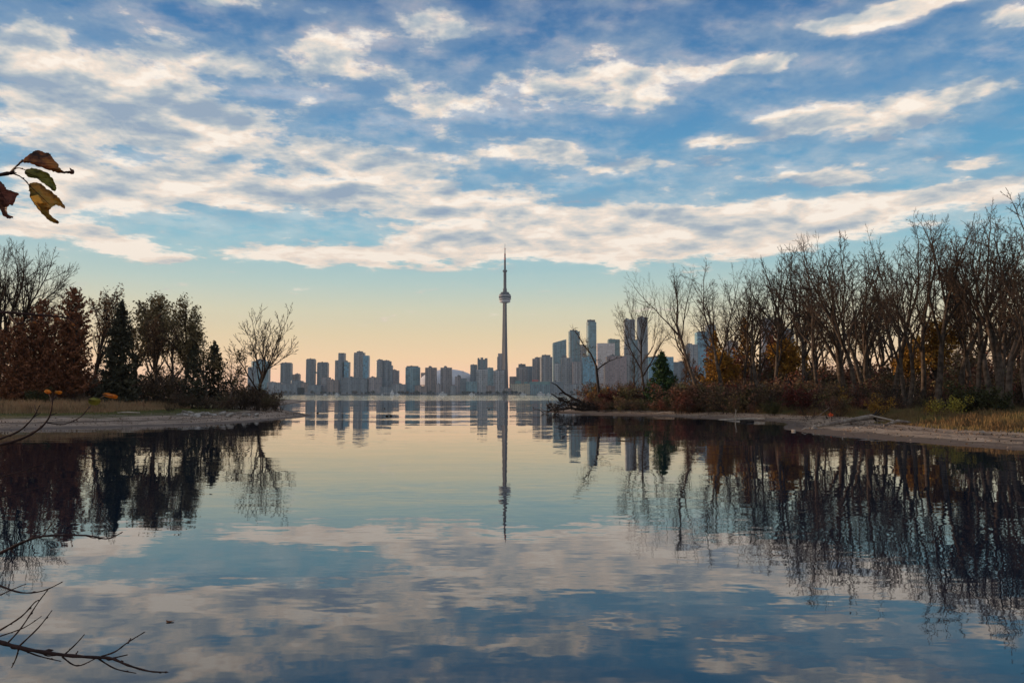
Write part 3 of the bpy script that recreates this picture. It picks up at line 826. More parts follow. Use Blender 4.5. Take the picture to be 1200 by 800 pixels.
# trees of the far waterfront
rg = np.random.default_rng(21)
o = empty('waterfront_tree', (0, 2893, 1.3), 0, 'small rounded tree on the far city waterfront', 'tree', 'trees along the far waterfront')
s = MB(); s.tube([(0, 0, 0), (.2, 0, 4), (0, .2, 7)], [.5, .4, .2], 5); s.build('trunk', M['bark'], o)
s = MB()
P_ = rg.normal(size=(260, 3)); P_ /= np.linalg.norm(P_, axis=1, keepdims=True); P_ *= rg.uniform(.45, 1.05, size=(260, 1)) * np.array([5.6, 5, 4.2]); P_[:, 2] += 7.5
s.leaves(P_, 1.3, rng=rg); s.build('crown', M['far_crown'], o)
first = o; used = False
span = [(322, 350, 5), (362, 400, 7), (404, 440, 7), (466, 496, 9), (497, 512, 3), (540, 572, 7), (574, 602, 6), (600, 614, 4), (650, 700, 7), (700, 745, 5), (760, 800, 4)]
for (a, b, n) in span:
    for k in range(n):
        px = a + (b - a) * (k + rg.uniform(.1, .9)) / n
        c = first if not used else copy_tree(first)
        used = True
        q = rg.uniform(.55, 1.25)
        c.location = (at(px, 462, 2890).x, 2890 + rg.uniform(0, 8), 1.3); c.scale = (q * rg.uniform(.8, 1.5), q, q); c.rotation_euler.z = rg.uniform(0, 6)
# ------------------------------------------------------------------ trees
class Grow:
    def __init__(s, seed, sides=(8, 6, 4, 3, 3, 3), levels=4, kids=(6, 6, 5, 4), angle=(32, 38, 42, 45), up=(.10, .16, .10, .05),
                 ratio=(.62, .50, .48, .45), wander=.16, minr=.008, start=(.45, .22, .15, .1), seg=(7, 6, 5, 4, 3), taper=.35):
        s.r = random.Random(seed); s.sides = sides; s.levels = levels; s.kids = kids; s.angle = angle; s.up = up
        s.ratio = ratio; s.wander = wander; s.minr = minr; s.start = start; s.seg = seg; s.taper = taper
        s.trunk = MB(); s.crown = MB(); s.tips = []; s.mid = []

    def path(s, p, d, L, n, up):
        pts = [p.copy()]; d = d.normalized(); r = s.r
        st = L / n
        for i in range(n):
            d = (d + Vector((r.gauss(0, 1), r.gauss(0, 1), r.gauss(0, .7))) * s.wander + Vector((0, 0, up))).normalized()
            p = p + d * st
            pts.append(p.copy())
        return pts

    def limb(s, p, d, L, rad, lev):
        r = s.r
        n = s.seg[min(lev, len(s.seg) - 1)]
        pts = s.path(p, d, L, n, s.up[min(lev, len(s.up) - 1)])
        end = max(rad * s.taper, s.minr * .6)
        rr = [rad + (end - rad) * (i / n) ** .9 for i in range(n + 1)]
        if lev == 0: rr[0] *= 1.35
        (s.trunk if lev == 0 else s.crown).tube(pts, rr, s.sides[min(lev, len(s.sides) - 1)])
        if lev >= s.levels:
            s.tips += [tuple(q) for q in pts[1:]]
            return
        if lev == s.levels - 1: s.mid += [tuple(q) for q in pts[1:]]
        k = s.kids[lev] + r.choice((-1, 0, 0, 1))
        ph = r.uniform(0, 6.28)
        for i in range(k):
            t = s.start[lev] + (1 - s.start[lev]) * (i + r.uniform(.2, 1.0)) / k
            t = min(t, .999)
            a = t * n; j = int(a); f = a - j
            q = pts[j].lerp(pts[j + 1], f); ax = (pts[j + 1] - pts[j]).normalized()
            ph += 2.4 + r.uniform(-.5, .5)
            side = ax.orthogonal().normalized(); side.rotate(Matrix.Rotation(ph, 3, ax))
            an = R(s.angle[lev] * r.uniform(.6, 1.3))
            dd = ax * math.cos(an) + side * math.sin(an)
            rc = (rr[j] + (rr[j + 1] - rr[j]) * f) * r.uniform(.54, .76)
            s.limb(q, dd, L * s.ratio[lev] * r.uniform(.7, 1.2) * (1.12 - .45 * t), max(rc, s.minr), lev + 1)
        # leader carries on
        dd = (pts[-1] - pts[-2]).normalized()
        s.limb(pts[-1], dd, L * s.ratio[lev] * r.uniform(.55, .8), max(end, s.minr), lev + 1)


PROTO = {}
def parts_of(key, g, mats):
    PROTO[key] = [(nm, b.mesh(nm, M[mt] if isinstance(mt, str) else mt, sm)) for nm, b, mt, sm in g]


def bare(key, seed, H, trunk=.42, lean=0.0, kids=(6, 6, 5, 4), angle=(30, 36, 40, 45), up=(.10, .16, .10, .05), levels=4, rad=None, stems=1, wander=.14, bark='bark', leaf=None, nleaf=0, lsize=.16, ratio=(.62, .50, .48, .45), splay=.25, minr=.009):
    g = Grow(seed, kids=kids, angle=angle, up=up, levels=levels, wander=wander, ratio=ratio, minr=minr)
    rr = random.Random(seed + 99)
    for k in range(stems):
        a = rr.uniform(0, 6.28)
        d = Vector((lean + (math.cos(a) * splay if stems > 1 else 0), (math.sin(a) * splay if stems > 1 else 0), 1))
        g.limb(Vector((0, 0, -.25)) + (Vector((math.cos(a), math.sin(a), 0)) * .25 if stems > 1 else Vector()), d, H * trunk, (rad or H * .0138) * (1 if stems == 1 else .8), 0)
    # bring the whole tree to its height
    zt = float(np.percentile(np.array(g.tips)[:, 2], 99.7))
    q = H / zt
    for b in (g.trunk, g.crown): b.v = [c * q for c in b.v]
    P_ = [('trunk', g.trunk, bark, True), ('crown', g.crown, 'twig', False)]
    if leaf:
        T_ = np.array(g.tips + g.mid) * q
        rg = np.random.default_rng(seed)
        pick = T_[rg.integers(0, len(T_), max(1, nleaf // 11))]
        idx = rg.integers(0, len(pick), nleaf)
        b = MB(); b.leaves(pick[idx] + rg.normal(size=(nleaf, 3)) * .24, lsize, rng=rg)
        P_.append(('foliage', b, leaf, False))
    parts_of(key, P_, None)


def conifer(key, seed, H, Rb, mat, n=150, rise=-.12, dens=1.0, bare_share=.08, power=.85, tops=1, lsize=.13):
    """boughs at every height, each a fan of needled branchlets"""
    rg = np.random.default_rng(seed)
    tr = MB(); br = MB(); fo = MB()
    for tp in range(tops):
        off = np.zeros(3) if tp == 0 else np.array([rg.uniform(-1, 1) * Rb * .5, rg.uniform(-1, 1) * Rb * .5, 0])
        h = H if tp == 0 else H * rg.uniform(.72, .95)
        tr.tube([(0, 0, -.2) if tp == 0 else (0, 0, H * .1), off * .7 + [.05, 0, h * .5], off + [0, .03, h]], [h * .017 / (1 + .6 * (tp > 0)), h * .010, .02], 6)
        m_ = n if tp == 0 else n // 2
        for i in range(m_):
            t = (i + rg.uniform(0, 1)) / m_
            z = h * (bare_share + (.99 - bare_share) * t)
            f = z / h
            c0 = off * (f * 1.4 if f < .5 else .7 + (f - .5) * .6)
            L = Rb * ((1 - t) ** power + .04) * rg.uniform(.55, 1.15) * (1 if tp == 0 else .6)
            a = i * 2.4 + rg.uniform(-.4, .4)
            u = np.array([math.cos(a), math.sin(a), 0]); w = np.array([-math.sin(a), math.cos(a), 0])
            dz = (rise + t * .45) * L
            p0 = np.array([c0[0], c0[1], z])
            tip = u * L + np.array([0, 0, dz])
            br.tube([p0, p0 + tip * .55 + [0, 0, -.05 * L], p0 + tip], [.03, .02, .006], 3)
            m = int(34 * L * dens) + 5
            tt = rg.uniform(.08, 1.05, size=m) ** .75
            side = rg.normal(size=m) * .20 * L * (1.1 - .8 * tt)
            q = p0 + tt[:, None] * tip + side[:, None] * w + np.stack([np.zeros(m), np.zeros(m), rg.normal(size=m) * .09 - np.abs(side) * .25], -1)
            fo.leaves(q, lsize, up=.5, aspect=1.2, rng=rg)
    parts_of(key, [('trunk', tr, 'bark', True), ('branches', br, 'twig', False), ('foliage', fo, mat, False)], None)


def shrub_parts(seed, H, W_, stems, mat, nleaf, lsize=.07, spread=.6, lev=3):
    g = Grow(seed, kids=(5, 4, 3), angle=(30, 38, 42), up=(.05, .05, .04), levels=lev, wander=.2, ratio=(.55, .5, .5), minr=.006, start=(.15, .1, .1), seg=(5, 4, 3, 2), sides=(4, 3, 3, 3))
    rr = random.Random(seed)
    for k in range(stems):
        a = rr.uniform(0, 6.28); q = rr.uniform(0, W_ * .3)
        d = Vector((math.cos(a) * spread * rr.uniform(.2, 1), math.sin(a) * spread * rr.uniform(.2, 1), 1))
        g.limb(Vector((math.cos(a) * q, math.sin(a) * q, -.15)), d, H * .62 * rr.uniform(.6, 1.1), .022 * rr.uniform(.7, 1.2), 0)
    rg = np.random.default_rng(seed)
    T_ = np.array(g.tips + g.mid)
    fo = MB()
    if nleaf:
        idx = rg.integers(0, len(T_), nleaf)
        fo.leaves(T_[idx] + rg.normal(size=(nleaf, 3)) * .10, lsize, rng=rg)
    st = MB(); st.merge(g.trunk); st.merge(g.crown)
    return st, fo


def shrub(key, seed, H, W_, stems, mat, nleaf, lsize=.07, spread=.6, lev=3):
    st, fo = shrub_parts(seed, H, W_, stems, mat, nleaf, lsize, spread, lev)
    P_ = [('stems', st, 'twig', False)]
    if nleaf: P_.append(('foliage', fo, mat, False))
    parts_of(key, P_, None)


def place(name, key, loc, label, cat, group=None, s=1.0, rz=0.0, sxy=1.0, tilt=0.0):
    o = empty(name, loc, rz, label, cat, group)
    o.scale = (s * sxy, s * sxy, s)
    if tilt: o.rotation_euler = (0, tilt, rz)
    for nm, me in PROTO[key]:
        c = bpy.data.objects.new(nm, me); COL.objects.link(c); c.parent = o
    return o


# tall leafless trees: eight builds
for k, (H, tr, ks, an, st, ln) in enumerate([
        (17, .40, (5, 6, 5, 4), (30, 40, 46, 48), 1, 0), (17, .34, (6, 6, 5, 4), (36, 40, 46, 50), 1, .03), (16, .30, (4, 5, 5, 4), (34, 40, 46, 48), 2, 0),
        (18, .46, (5, 5, 5, 4), (36, 44, 46, 48), 1, -.05), (17, .28, (4, 4, 5, 4), (30, 40, 46, 48), 3, 0), (16, .38, (6, 6, 5, 4), (36, 42, 46, 50), 1, .06),
        (15, .26, (6, 5, 5, 4), (38, 38, 42, 46), 1, 0), (18, .42, (5, 6, 5, 4), (32, 42, 48, 52), 1, -.07)]):
    bare('tall%d' % k, 40 + k, H, tr, ln, ks, an, stems=st, ratio=(.86, .50, .46, .42), up=(.08, .045, .05, .03), wander=.11, minr=.0125)
bare('round', 61, 12.5, .34, 0, (7, 6, 5, 4), (40, 36, 40, 42), (.02, .06, .05, .03), minr=.010, ratio=(.8, .55, .48, .45))
bare('slim', 62, 10, .5, .1, (7, 5, 4, 3), (30, 38, 40, 45))
bare('leaning', 63, 16, .62, -.42, (6, 6, 5, 4), (30, 36, 42, 45), up=(.03, .12, .10, .05), rad=.24)
bare('olive0', 64, 11, .36, 0, (7, 6, 5, 3), leaf='olive_leaf', nleaf=2500, lsize=.13, levels=4)
bare('olive1', 65, 10, .40, .12, (6, 6, 5, 3), leaf='olive_leaf', nleaf=2300, lsize=.13, levels=4)
bare('brown0', 66, 11, .36, 0, (7, 6, 4, 3), leaf='brown_leaf', nleaf=1500, lsize=.12)
bare('gold0', 67, 8, .30, 0, (8, 6, 4, 3), leaf='gold_leaf', nleaf=5200, lsize=.13)
bare('rusty_tall', 68, 14, .5, 0, (14, 5, 4, 3), (24, 30, 36, 40), leaf='brown_leaf', nleaf=3000, lsize=.13, wander=.05, ratio=(.30, .5, .48, .45))
bare('huge', 69, 20, .24, 0, (8, 9, 7, 5), (44, 38, 40, 42), (.04, .03, .05, .04), rad=.34, minr=.0115, ratio=(1.15, .55, .48, .42), wander=.10)
bare('lonely', 70, 10, .22, -.02, (7, 6, 4, 2), (40, 34, 36, 40), (.02, .02, .04, .03), rad=.12, wander=.07, minr=.012, ratio=(1.5, .50, .48, .45))
bare('gnarled', 71, 7, .55, .35, (6, 5, 4, 3), (48, 40, 42, 45), leaf='olive_leaf', nleaf=500, lsize=.14, wander=.24)
conifer('spruce', 80, 11, 2.2, 'dark_needle', n=190, rise=-.18, dens=1.1)
conifer('small_spruce', 81, 5.2, 2.0, 'green_needle', n=110, rise=.05, dens=1.5, bare_share=.04, lsize=.10)
conifer('fir', 82, 7, 1.8, 'dark_needle', n=90, rise=-.05, dens=.8, power=.7)
conifer('larch', 83, 11.5, 3.0, 'rust_leaf', n=120, rise=.34, dens=.62, power=.55, tops=6)
conifer('gold_larch', 84, 9, 2.4, 'gold_leaf', n=110, rise=.12, dens=.55)

LBT = 'trees of the left bank'
RBT = 'leafless trees of the right bank'


def tree_at(name, key, px, top, D, label, cat, group, base_h, left=False, rz=0.0, sxy=1.0, tilt=0.0):
    """stand a tree at world distance D on the ray of column px, tall enough to reach image row top"""
    x = (px - 600) / F * D / (CP)
    x = at(px, 440, D).x
    z = (zl if left else zr)(x, D)
    H = at(px, top, D).z - z
    return place(name, key, (x, D, z), label, cat, group, H / base_h, rz, sxy, tilt)


# ---- left bank
L_ = [
    ('bare_tree', 'huge', -4, 284, 84, 'huge leafless tree with a fine fan of twigs at the far left', 20, 0.4, .78),
    ('larch_tree', 'larch', 48, 352, 78, 'rusty tree with layered boughs left of the tallest rusty one', 11.5, 1, .85),
    ('larch_tree', 'larch', 82, 338, 80, 'tallest rusty tree of layered boughs on the left bank', 11.5, 3, .95),
    ('larch_tree', 'larch', 18, 372, 76, 'dull rusty tree below the huge leafless tree', 11.5, 5, 1.1),
    ('bare_tree', 'brown0', 112, 337, 92, 'brown leafy-topped tree right behind the tallest rusty one', 11, 2, 1),
    ('spruce_tree', 'spruce', 140, 352, 79, 'dark pointed spruce, the darkest tree of the left bank', 11, 1, 1.15),
    ('leafy_tree', 'olive0', 160, 340, 90, 'olive-leaved tree rising behind the dark pointed spruce', 11, 0, 1),
    ('leafy_tree', 'olive1', 186, 348, 88, 'olive-leaved tree over the tan reeds, third from the right of the leafy ones', 10, 1, 1),
    ('leafy_tree', 'olive0', 213, 352, 85, 'olive-leaved tree with a lumpy crown, second from the right of the leafy ones', 11, 3.6, .85),
    ('leafy_tree', 'olive1', 243, 376, 83, 'olive-leaved tree leaning right, rightmost of the leafy ones', 10, 5.6, 1),
    ('leafy_tree', 'brown0', 180, 372, 84, 'brown-leaved tree low among the olive ones, right of the pointed spruce', 11, 1, .9),
    ('fir_tree', 'fir', 226, 404, 82, 'small dark fir with gaps between its boughs, left one of two', 7, 1, .95),
    ('fir_tree', 'fir', 251, 400, 85, 'small dark fir with gaps between its boughs, right one of two', 7, 4, 1.0),
    ('gnarled_tree', 'gnarled', 266, 402, 82, 'gnarled little tree leaning right beside the lone bare tree', 7, .3, 1),
    ('bare_tree', 'lonely', 303, 355, 90, 'lone leafless tree with a wide airy crown at the bank tip', 10, 1.2, 1.0),
    ('bare_tree', 'tall4', 62, 346, 100, 'thin leafless tree behind the rusty trees', 17, 2, .8),
    ('bare_tree', 'tall1', 128, 362, 98, 'thin leafless tree behind the dark pointed spruce', 17, 2.5, .8),
    ('bare_tree', 'tall5', 232, 398, 100, 'thin leafless tree behind the two small firs', 16, 1, .8),
    ('bare_tree', 'tall0', 283, 420, 104, 'short thin leafless tree just left of the lone airy one', 17, 1, .9),
    ('leafy_tree', 'brown0', 205, 372, 96, 'brownish tree filling in behind the lumpy-crowned olive tree', 11, 4, 1),
    ('larch_tree', 'larch', -60, 345, 76, 'rusty tree standing beyond the left edge of the picture', 11.5, 2, 1),
    ('bare_tree', 'tall5', -170, 320, 84, 'leafless tree farthest beyond the left edge', 16, 1, 1),
    ('larch_tree', 'larch', -140, 350, 92, 'rusty tree farthest beyond the left edge', 11.5, 2, 1.2),
    ('bare_tree', 'tall2', -110, 300, 90, 'leafless tree standing well beyond the left edge', 16, 2, 1),
]
for nm, key, px, top, D, lb, bh, rz, sxy in L_:
    tree_at(nm, key, px, top, D, lb, 'tree', LBT, bh, True, rz, sxy)

# ---- right bank, front row from the tip of the point to the right edge
R_ = [
    ('bare_tree', 'round', 757, 338, 104, 'leafless tree with a rounded crown before two dark far towers', 12.5, .5, .55, 0),
    ('sapling', 'slim', 738, 405, 100, 'thin sapling leaning left next to the round-crowned tree', 10, 3.0, .9, -.35),
    ('leaning_tree', 'leaning', 829, 299, 88, 'big leafless tree leaning hard to the left over the water', 16, 0, .82, 0),
    ('leaning_tree', 'leaning', 822, 372, 92, 'thin lower leafless tree leaning left under the big leaning one', 16, .5, .62, 0),
    ('bare_tree', 'tall0', 850, 292, 90, 'straight leafless tree right after the big leaning one', 17, 0, .85, 0),
    ('bare_tree', 'tall3', 871, 302, 94, 'slender leafless tree above the golden larch', 18, 1, .8, 0),
    ('bare_tree', 'tall2', 899, 298, 88, 'forked leafless tree with its low fork over yellow-green scrub', 16, 2, .9, 0),
    ('bare_tree', 'tall1', 926, 291, 92, 'leafless tree just right of the dark far tower in the gap', 17, 4, .8, 0),
    ('bare_tree', 'tall7', 943, 287, 86, 'crooked leafless tree above the long pale log', 18, 5, .8, 0),
    ('bare_tree', 'tall3', 960, 272, 80, 'straight leafless tree left of the small orange marker', 18, 3.4, .8, 0),
    ('bare_tree', 'tall6', 985, 278, 84, 'many-branched leafless tree right above the small orange marker', 15, 0, .85, 0),
    ('bare_tree', 'tall5', 1004, 274, 74, 'leafless tree with a broad top above the upper end of the big driftwood log', 16, 2.2, .8, 0),
    ('bare_tree', 'tall4', 1022, 283, 78, 'three-stemmed leafless tree over the propped pale board', 17, 2.6, .8, 0),
    ('bare_tree', 'tall0', 1043, 266, 72, 'tall leafless tree with upswept limbs left of the golden tree', 17, 3, .9, 0),
    ('bare_tree', 'tall2', 1062, 275, 68, 'twin-stemmed leafless tree touching the golden tree on its left', 16, 4.4, .8, 0),
    ('bare_tree', 'tall7', 1080, 256, 74, 'leafless tree rising through the golden tree', 18, 2, .8, 0),
    ('bare_tree', 'tall1', 1099, 252, 66, 'tall straight leafless tree just right of the golden tree', 17, 1, .8, 0),
    ('bare_tree', 'tall5', 1122, 264, 70, 'leafless tree directly behind the bright yellow-green bush', 16, 5, .8, 0),
    ('bare_tree', 'tall3', 1141, 252, 64, 'leafless tree with spreading top before the rusty columnar tree', 18, 0, .9, 0),
    ('bare_tree', 'tall4', 1163, 246, 62, 'three-stemmed leafless tree right of the rusty columnar tree', 17, .6, .9, 0),
    ('bare_tree', 'tall0', 1184, 236, 58, 'second leafless tree from the right edge, with upswept limbs', 17, 5, .95, 0),
    ('bare_tree', 'tall2', 1207, 236, 56, 'tallest leafless tree, cut by the right edge', 16, 1, 1, 0),
    ('bare_tree', 'tall6', 1175, 290, 76, 'shorter many-branched tree behind the ones at the right edge', 15, 3, .8, 0),
]
for nm, key, px, top, D, lb, bh, rz, sxy, tl in R_:
    tree_at(nm, key, px, top, D, lb, 'tree', RBT, bh, False, rz, sxy, tl)
rr = random.Random(5)
BACK = [('between the leaning and the straight tree', 840), ('behind the golden larch', 862), ('behind the forked tree', 888), ('behind the crooked tree', 935), ('left of the orange marker, farther in', 955),
        ('behind the many-branched tree', 975), ('behind the broad-topped tree', 996), ('farther in over the big driftwood log', 1012), ('behind the three-stemmed tree over the board', 1030), ('behind the tall upswept tree', 1052),
        ('behind the golden tree', 1087), ('farther in, behind the yellow-green bush', 1112), ('behind the rusty columnar tree', 1132), ('farther in, left of the right edge', 1152), ('farther in, right of the rusty columnar tree', 1170), ('last one in the back row by the right edge', 1192)]
for k, (lb, px) in enumerate(BACK):
    D = rr.uniform(96, 118)
    tree_at('bare_tree', 'tall%d' % rr.randrange(8), px + rr.uniform(-3, 3), rr.uniform(305, 335), D, 'thin leafless tree ' + lb, 'tree', 'back row trees of the right bank', 17, False, rr.uniform(0, 6), .85)
C_ = [
    ('small_spruce_tree', 'small_spruce', 776, 412, 92, 'small green spruce right of the round-crowned tree', 5.2, 0, 1.1),
    ('larch_tree', 'gold_larch', 838, 388, 98, 'golden larch behind the big leaning tree', 9, 1, 1.0),
    ('larch_tree', 'gold_larch', 874, 372, 102, 'golden brown larch between slender leafless trunks', 9, 3, .9),
    ('larch_tree', 'larch', 912, 372, 104, 'rust-coloured larch behind the forked leafless tree', 11.5, 3, .8),
    ('leafy_tree', 'brown0', 948, 350, 100, 'brown-leaved tree deep in the wood above the long pale log', 11, 3, .9),
    ('leafy_tree', 'gold0', 1096, 378, 84, 'golden-leaved tree glowing between dark trunks', 8, 0, 1.15),
    ('leafy_tree', 'gold0', 1066, 402, 80, 'smaller golden-leaved tree low between trunks left of the glowing one', 8, 2, 1.1),
    ('leafy_tree', 'gold0', 926, 398, 92, 'golden-leaved tree low behind the crooked leafless tree', 8, 4, 1.2),
    ('leafy_tree', 'gold0', 848, 412, 94, 'golden-leaved tree low behind the straight leafless tree', 8, 5, 1.2),
    ('leafy_tree', 'rusty_tall', 1136, 312, 82, 'rusty columnar tree still holding its small leaves', 14, 0, .9),
    ('leafy_tree', 'brown0', 1020, 370, 98, 'brown-leaved tree behind the propped pale board', 11, 5, 1.0),
    ('leafy_tree', 'brown0', 1180, 362, 84, 'brown-leaved tree low behind the trees at the right edge', 11, 1, 1.0),
    ('leafy_tree', 'brown0', 802, 412, 108, 'low brownish tree between the spruce and the leaning tree', 11, 1, .8),
]
for nm, key, px, top, D, lb, bh, rz, sxy in C_:
    tree_at(nm, key, px, top, D, lb, 'tree', 'leafy trees of the right bank', bh, False, rz, sxy)
# beyond the right edge: the wood simply goes on
for k in range(4):
    tree_at('bare_tree', 'tall%d' % ((k * 3) % 8), 1245 + k * 60, 225, 60 + k * 3, 'leafless tree of the wood beyond the right edge', 'tree', 'wood beyond the right edge', 17, False, k * 1.3)

# ---- undergrowth
def thicket(name, mat, zf, spots, label, seeds=(1, 2, 3, 4), nleaf=900, hh=4.4):
    protos = []
    for sd_ in seeds + tuple(s + 50 for s in seeds):
        st, fo = shrub_parts(200 + sd_, hh, 2.2, 11, None, nleaf if sd_ < 50 else nleaf // 8, .10, .7 if sd_ % 2 else .45)
        b = MB(); b.merge(st, mi=0); b.merge(fo, mi=1)
        b.v = [np.concatenate(b.v)]; b.l = [np.concatenate(b.l)]; b.n = [np.concatenate(b.n)]; b.mi = [np.concatenate(b.mi)]
        protos.append(b)
    big = MB(); rr = random.Random(seeds[0])
    for (x, y, s) in spots:
        Mx = Matrix.Translation((x, y, zf(x, y))) @ Matrix.Rotation(rr.uniform(0, 6.28), 4, 'Z') @ Matrix.Diagonal((s * rr.uniform(.9, 1.4), s * rr.uniform(.9, 1.4), s, 1))
        big.merge(rr.choice(protos), Mx)
    o = big.build(name, [M['twig'], M[mat]])
    tag(o, label, 'undergrowth', kind='stuff')


rr = random.Random(11)
sp = []
for k in range(84):
    px = rr.uniform(-80, 318); D = rr.uniform(76, 100)
    if px > 285: D = rr.uniform(86, 104)
    s = rr.uniform(.55, .95)
    if D < 82: s *= .6
    if D > 92 and px < 270: s *= 1.5
    sp.append((at(px, 460, D).x, D, s))
sp += [(at(px, 460, D).x, D, s) for px, D, s in ((314, 94, .62), (308, 92, .62), (299, 90, .65), (290, 92, .7), (321, 98, .42), (280, 88, .66), (306, 97, .75), (270, 86, .62), (295, 99, .8), (314, 101, .66), (318, 93, .42))]
thicket('thicket', 'thicket_left', zl, sp, 'dense dark brown undergrowth below the trees of the left bank', nleaf=1500)
sp = []
def first_dry(px, zmin):
    for D in np.arange(28, 130, .5):
        if zr(at(px, 475, D).x, D) > zmin: return D
    return 90


for k in range(150):
    px = rr.uniform(690, 1290)
    fd = first_dry(px, .06)
    t_ = min(1, max(0, (px - 880) / 130))
    near = fd + 2.5 + t_ * 24
    D = near + rr.uniform(0, 24) * rr.random() ** .5
    x = at(px, 460, D).x
    s = rr.uniform(.55, 1.05)
    if D < near + 4: s = rr.uniform(.3, .5)
    sp.append((x, D, s))
for k in range(46):                       # taller brush standing farther in
    px = rr.uniform(835, 1290); D = rr.uniform(96, 125) - max(0, px - 1000) * .05
    sp.append((at(px, 460, D).x, D, rr.uniform(1.3, 1.9)))
sp += [(at(px, 460, D).x, D, s) for px, D, s in ((692, 96, .55), (703, 97, .75), (714, 97, .75), (726, 96, .8), (737, 97, .75), (748, 95, .7), (700, 103, .8), (720, 104, .85), (740, 102, .9), (760, 98, .8), (790, 95, .8), (775, 96, .6), (686, 98, .4), (679, 97, .25), (710, 91, .4), (730, 89, .4), (752, 88, .42), (770, 86, .4), (788, 84, .42), (808, 82, .45))]
thicket('thicket', 'thicket_right', zr, sp, 'dense reddish brown undergrowth below the trees of the right bank', (5, 6, 7, 8), nleaf=1500)

shrub('red_shrub', 90, 3.0, 1.6, 10, 'red_leaf', 2200, .09)
shrub('yellow_shrub', 91, 1.9, 1.4, 9, 'yellow_leaf', 1700, .05, .75)
shrub('green_shrub', 92, 2.2, 1.4, 10, 'green_leaf', 3000, .07, .6)
shrub('orange_shrub', 93, 3.0, 1.4, 9, 'gold_leaf', 900, .09)
shrub('bare_shrub', 94, 1.6, 1.2, 12, 'brown_leaf', 0, spread=.8)
S_ = [
    ('yellow_bush', 'yellow_shrub', 1114, 51, 1.0, 'bright yellow-green bush standing in the grass of the right beach', False, 0),
    ('green_bush', 'green_shrub', 1139, 53, 1.25, 'dark green bush just right of the bright yellow-green one', False, 1),
    ('red_bush', 'red_shrub', 714, 96, .95, 'reddest bush at the tip of the right point', False, 1),
    ('red_bush', 'red_shrub', 796, 90, .95, 'reddish bush between the small spruce and the leaning tree', False, 2),
    ('red_bush', 'red_shrub', 863, 84, 1.1, 'reddish bush under the golden larches', False, 3),
    ('red_bush', 'red_shrub', 938, 74, 1.0, 'reddish bush left of the small orange marker', False, 4),
    ('orange_bush', 'orange_shrub', 704, 98, 1.15, 'orange-brown bush beside the dead standing tree', False, 4),
    ('orange_bush', 'orange_shrub', 812, 93, 1.05, 'orange-leaved bush at the foot of the leaning tree', False, 2),
    ('green_bush', 'green_shrub', 879, 80, 1.3, 'yellowish green bush below the forked leafless tree', False, 3),
    ('green_bush', 'green_shrub', 775, 89, .75, 'low olive bush at the water below the small spruce', False, 2),
    ('green_bush', 'green_shrub', 905, 72, .7, 'low olive bush behind the right end of the long pale log', False, 5),
    ('green_bush', 'green_shrub', 45, 74, 1.0, 'dark green bush below the rusty trees of the left bank', True, 5),
    ('orange_bush', 'orange_shrub', 1092, 55, .55, 'small golden bush left of the bright yellow-green one', False, 1),
    ('orange_bush', 'orange_shrub', 1030, 62, .7, 'golden bush in the brush behind the propped pale board', False, 3),
    ('green_bush', 'green_shrub', 1168, 55, .9, 'olive bush in the dry grass near the right edge', False, 4),
    ('orange_bush', 'orange_shrub', 985, 72, .9, 'orange-leaved bush in the brush right of the orange marker', False, 5),
    ('bare_bush', 'bare_shrub', 327, 90, .95, 'low bare bush reaching over the water at the left bank tip', True, 0),
    ('bare_bush', 'bare_shrub', 200, 72, .6, 'low bare bush at the reeds beside the rubble', True, 0),
]
for nm, key, px, D, s, lb, lf, rz in S_:
    x = at(px, 470, D).x
    place(nm, key, (x, D, (zl if lf else zr)(x, D)), lb, 'bush', None, s, rz)


# ---- reeds and grass
def blades(name, mat, zf, poly, n, x0, x1, y0, y1, dmin, dmax, h0, h1, label, seed, slope, wid=.012, keep=None):
    rg = np.random.default_rng(seed)
    X_ = rg.uniform(x0, x1, n); Y_ = rg.uniform(y0, y1, n)
    dd = sdist(X_, Y_, poly) + smooth_noise(X_, Y_, 6, seed) * 1.2
    k = (dd > dmin) & (dd < dmax)
    if keep is not None: k &= keep(X_, Y_)
    X_, Y_, dd = X_[k], Y_[k], dd[k]
    Z_ = height(X_, Y_, poly, slope, 1.0 if poly is LEFT else 1.15)
    pat = .55 + .45 * (smooth_noise(X_, Y_, 3.5, seed + 1) + .5)
    H = rg.uniform(h0, h1, len(X_)) * np.clip((dd - dmin) / 2.0, .35, 1) * np.clip(pat, .35, 1.2)
    a = rg.uniform(0, 6.28, len(X_)); lx = rg.normal(size=len(X_)) * .22 * H; ly = rg.normal(size=len(X_)) * .22 * H
    w = rg.uniform(.6, 1.5, len(X_)) * wid
    cx_, sy_ = np.cos(a) * w, np.sin(a) * w
    V = np.stack([np.stack([X_ - cx_, Y_ - sy_, Z_ - .03], -1), np.stack([X_ + cx_, Y_ + sy_, Z_ - .03], -1),
                  np.stack([X_ + lx * .5 + cx_ * .8, Y_ + ly * .5 + sy_ * .8, Z_ + H * .6], -1), np.stack([X_ + lx, Y_ + ly, Z_ + H], -1),
                  np.stack([X_ + lx * .5 - cx_ * .8, Y_ + ly * .5 - sy_ * .8, Z_ + H * .6], -1)], 1).reshape(-1, 3)
    b = MB(); b.add(V, np.arange(5 * len(X_)).reshape(-1, 5))
    tag(b.build(name, M[mat]), label, 'grass', kind='stuff')


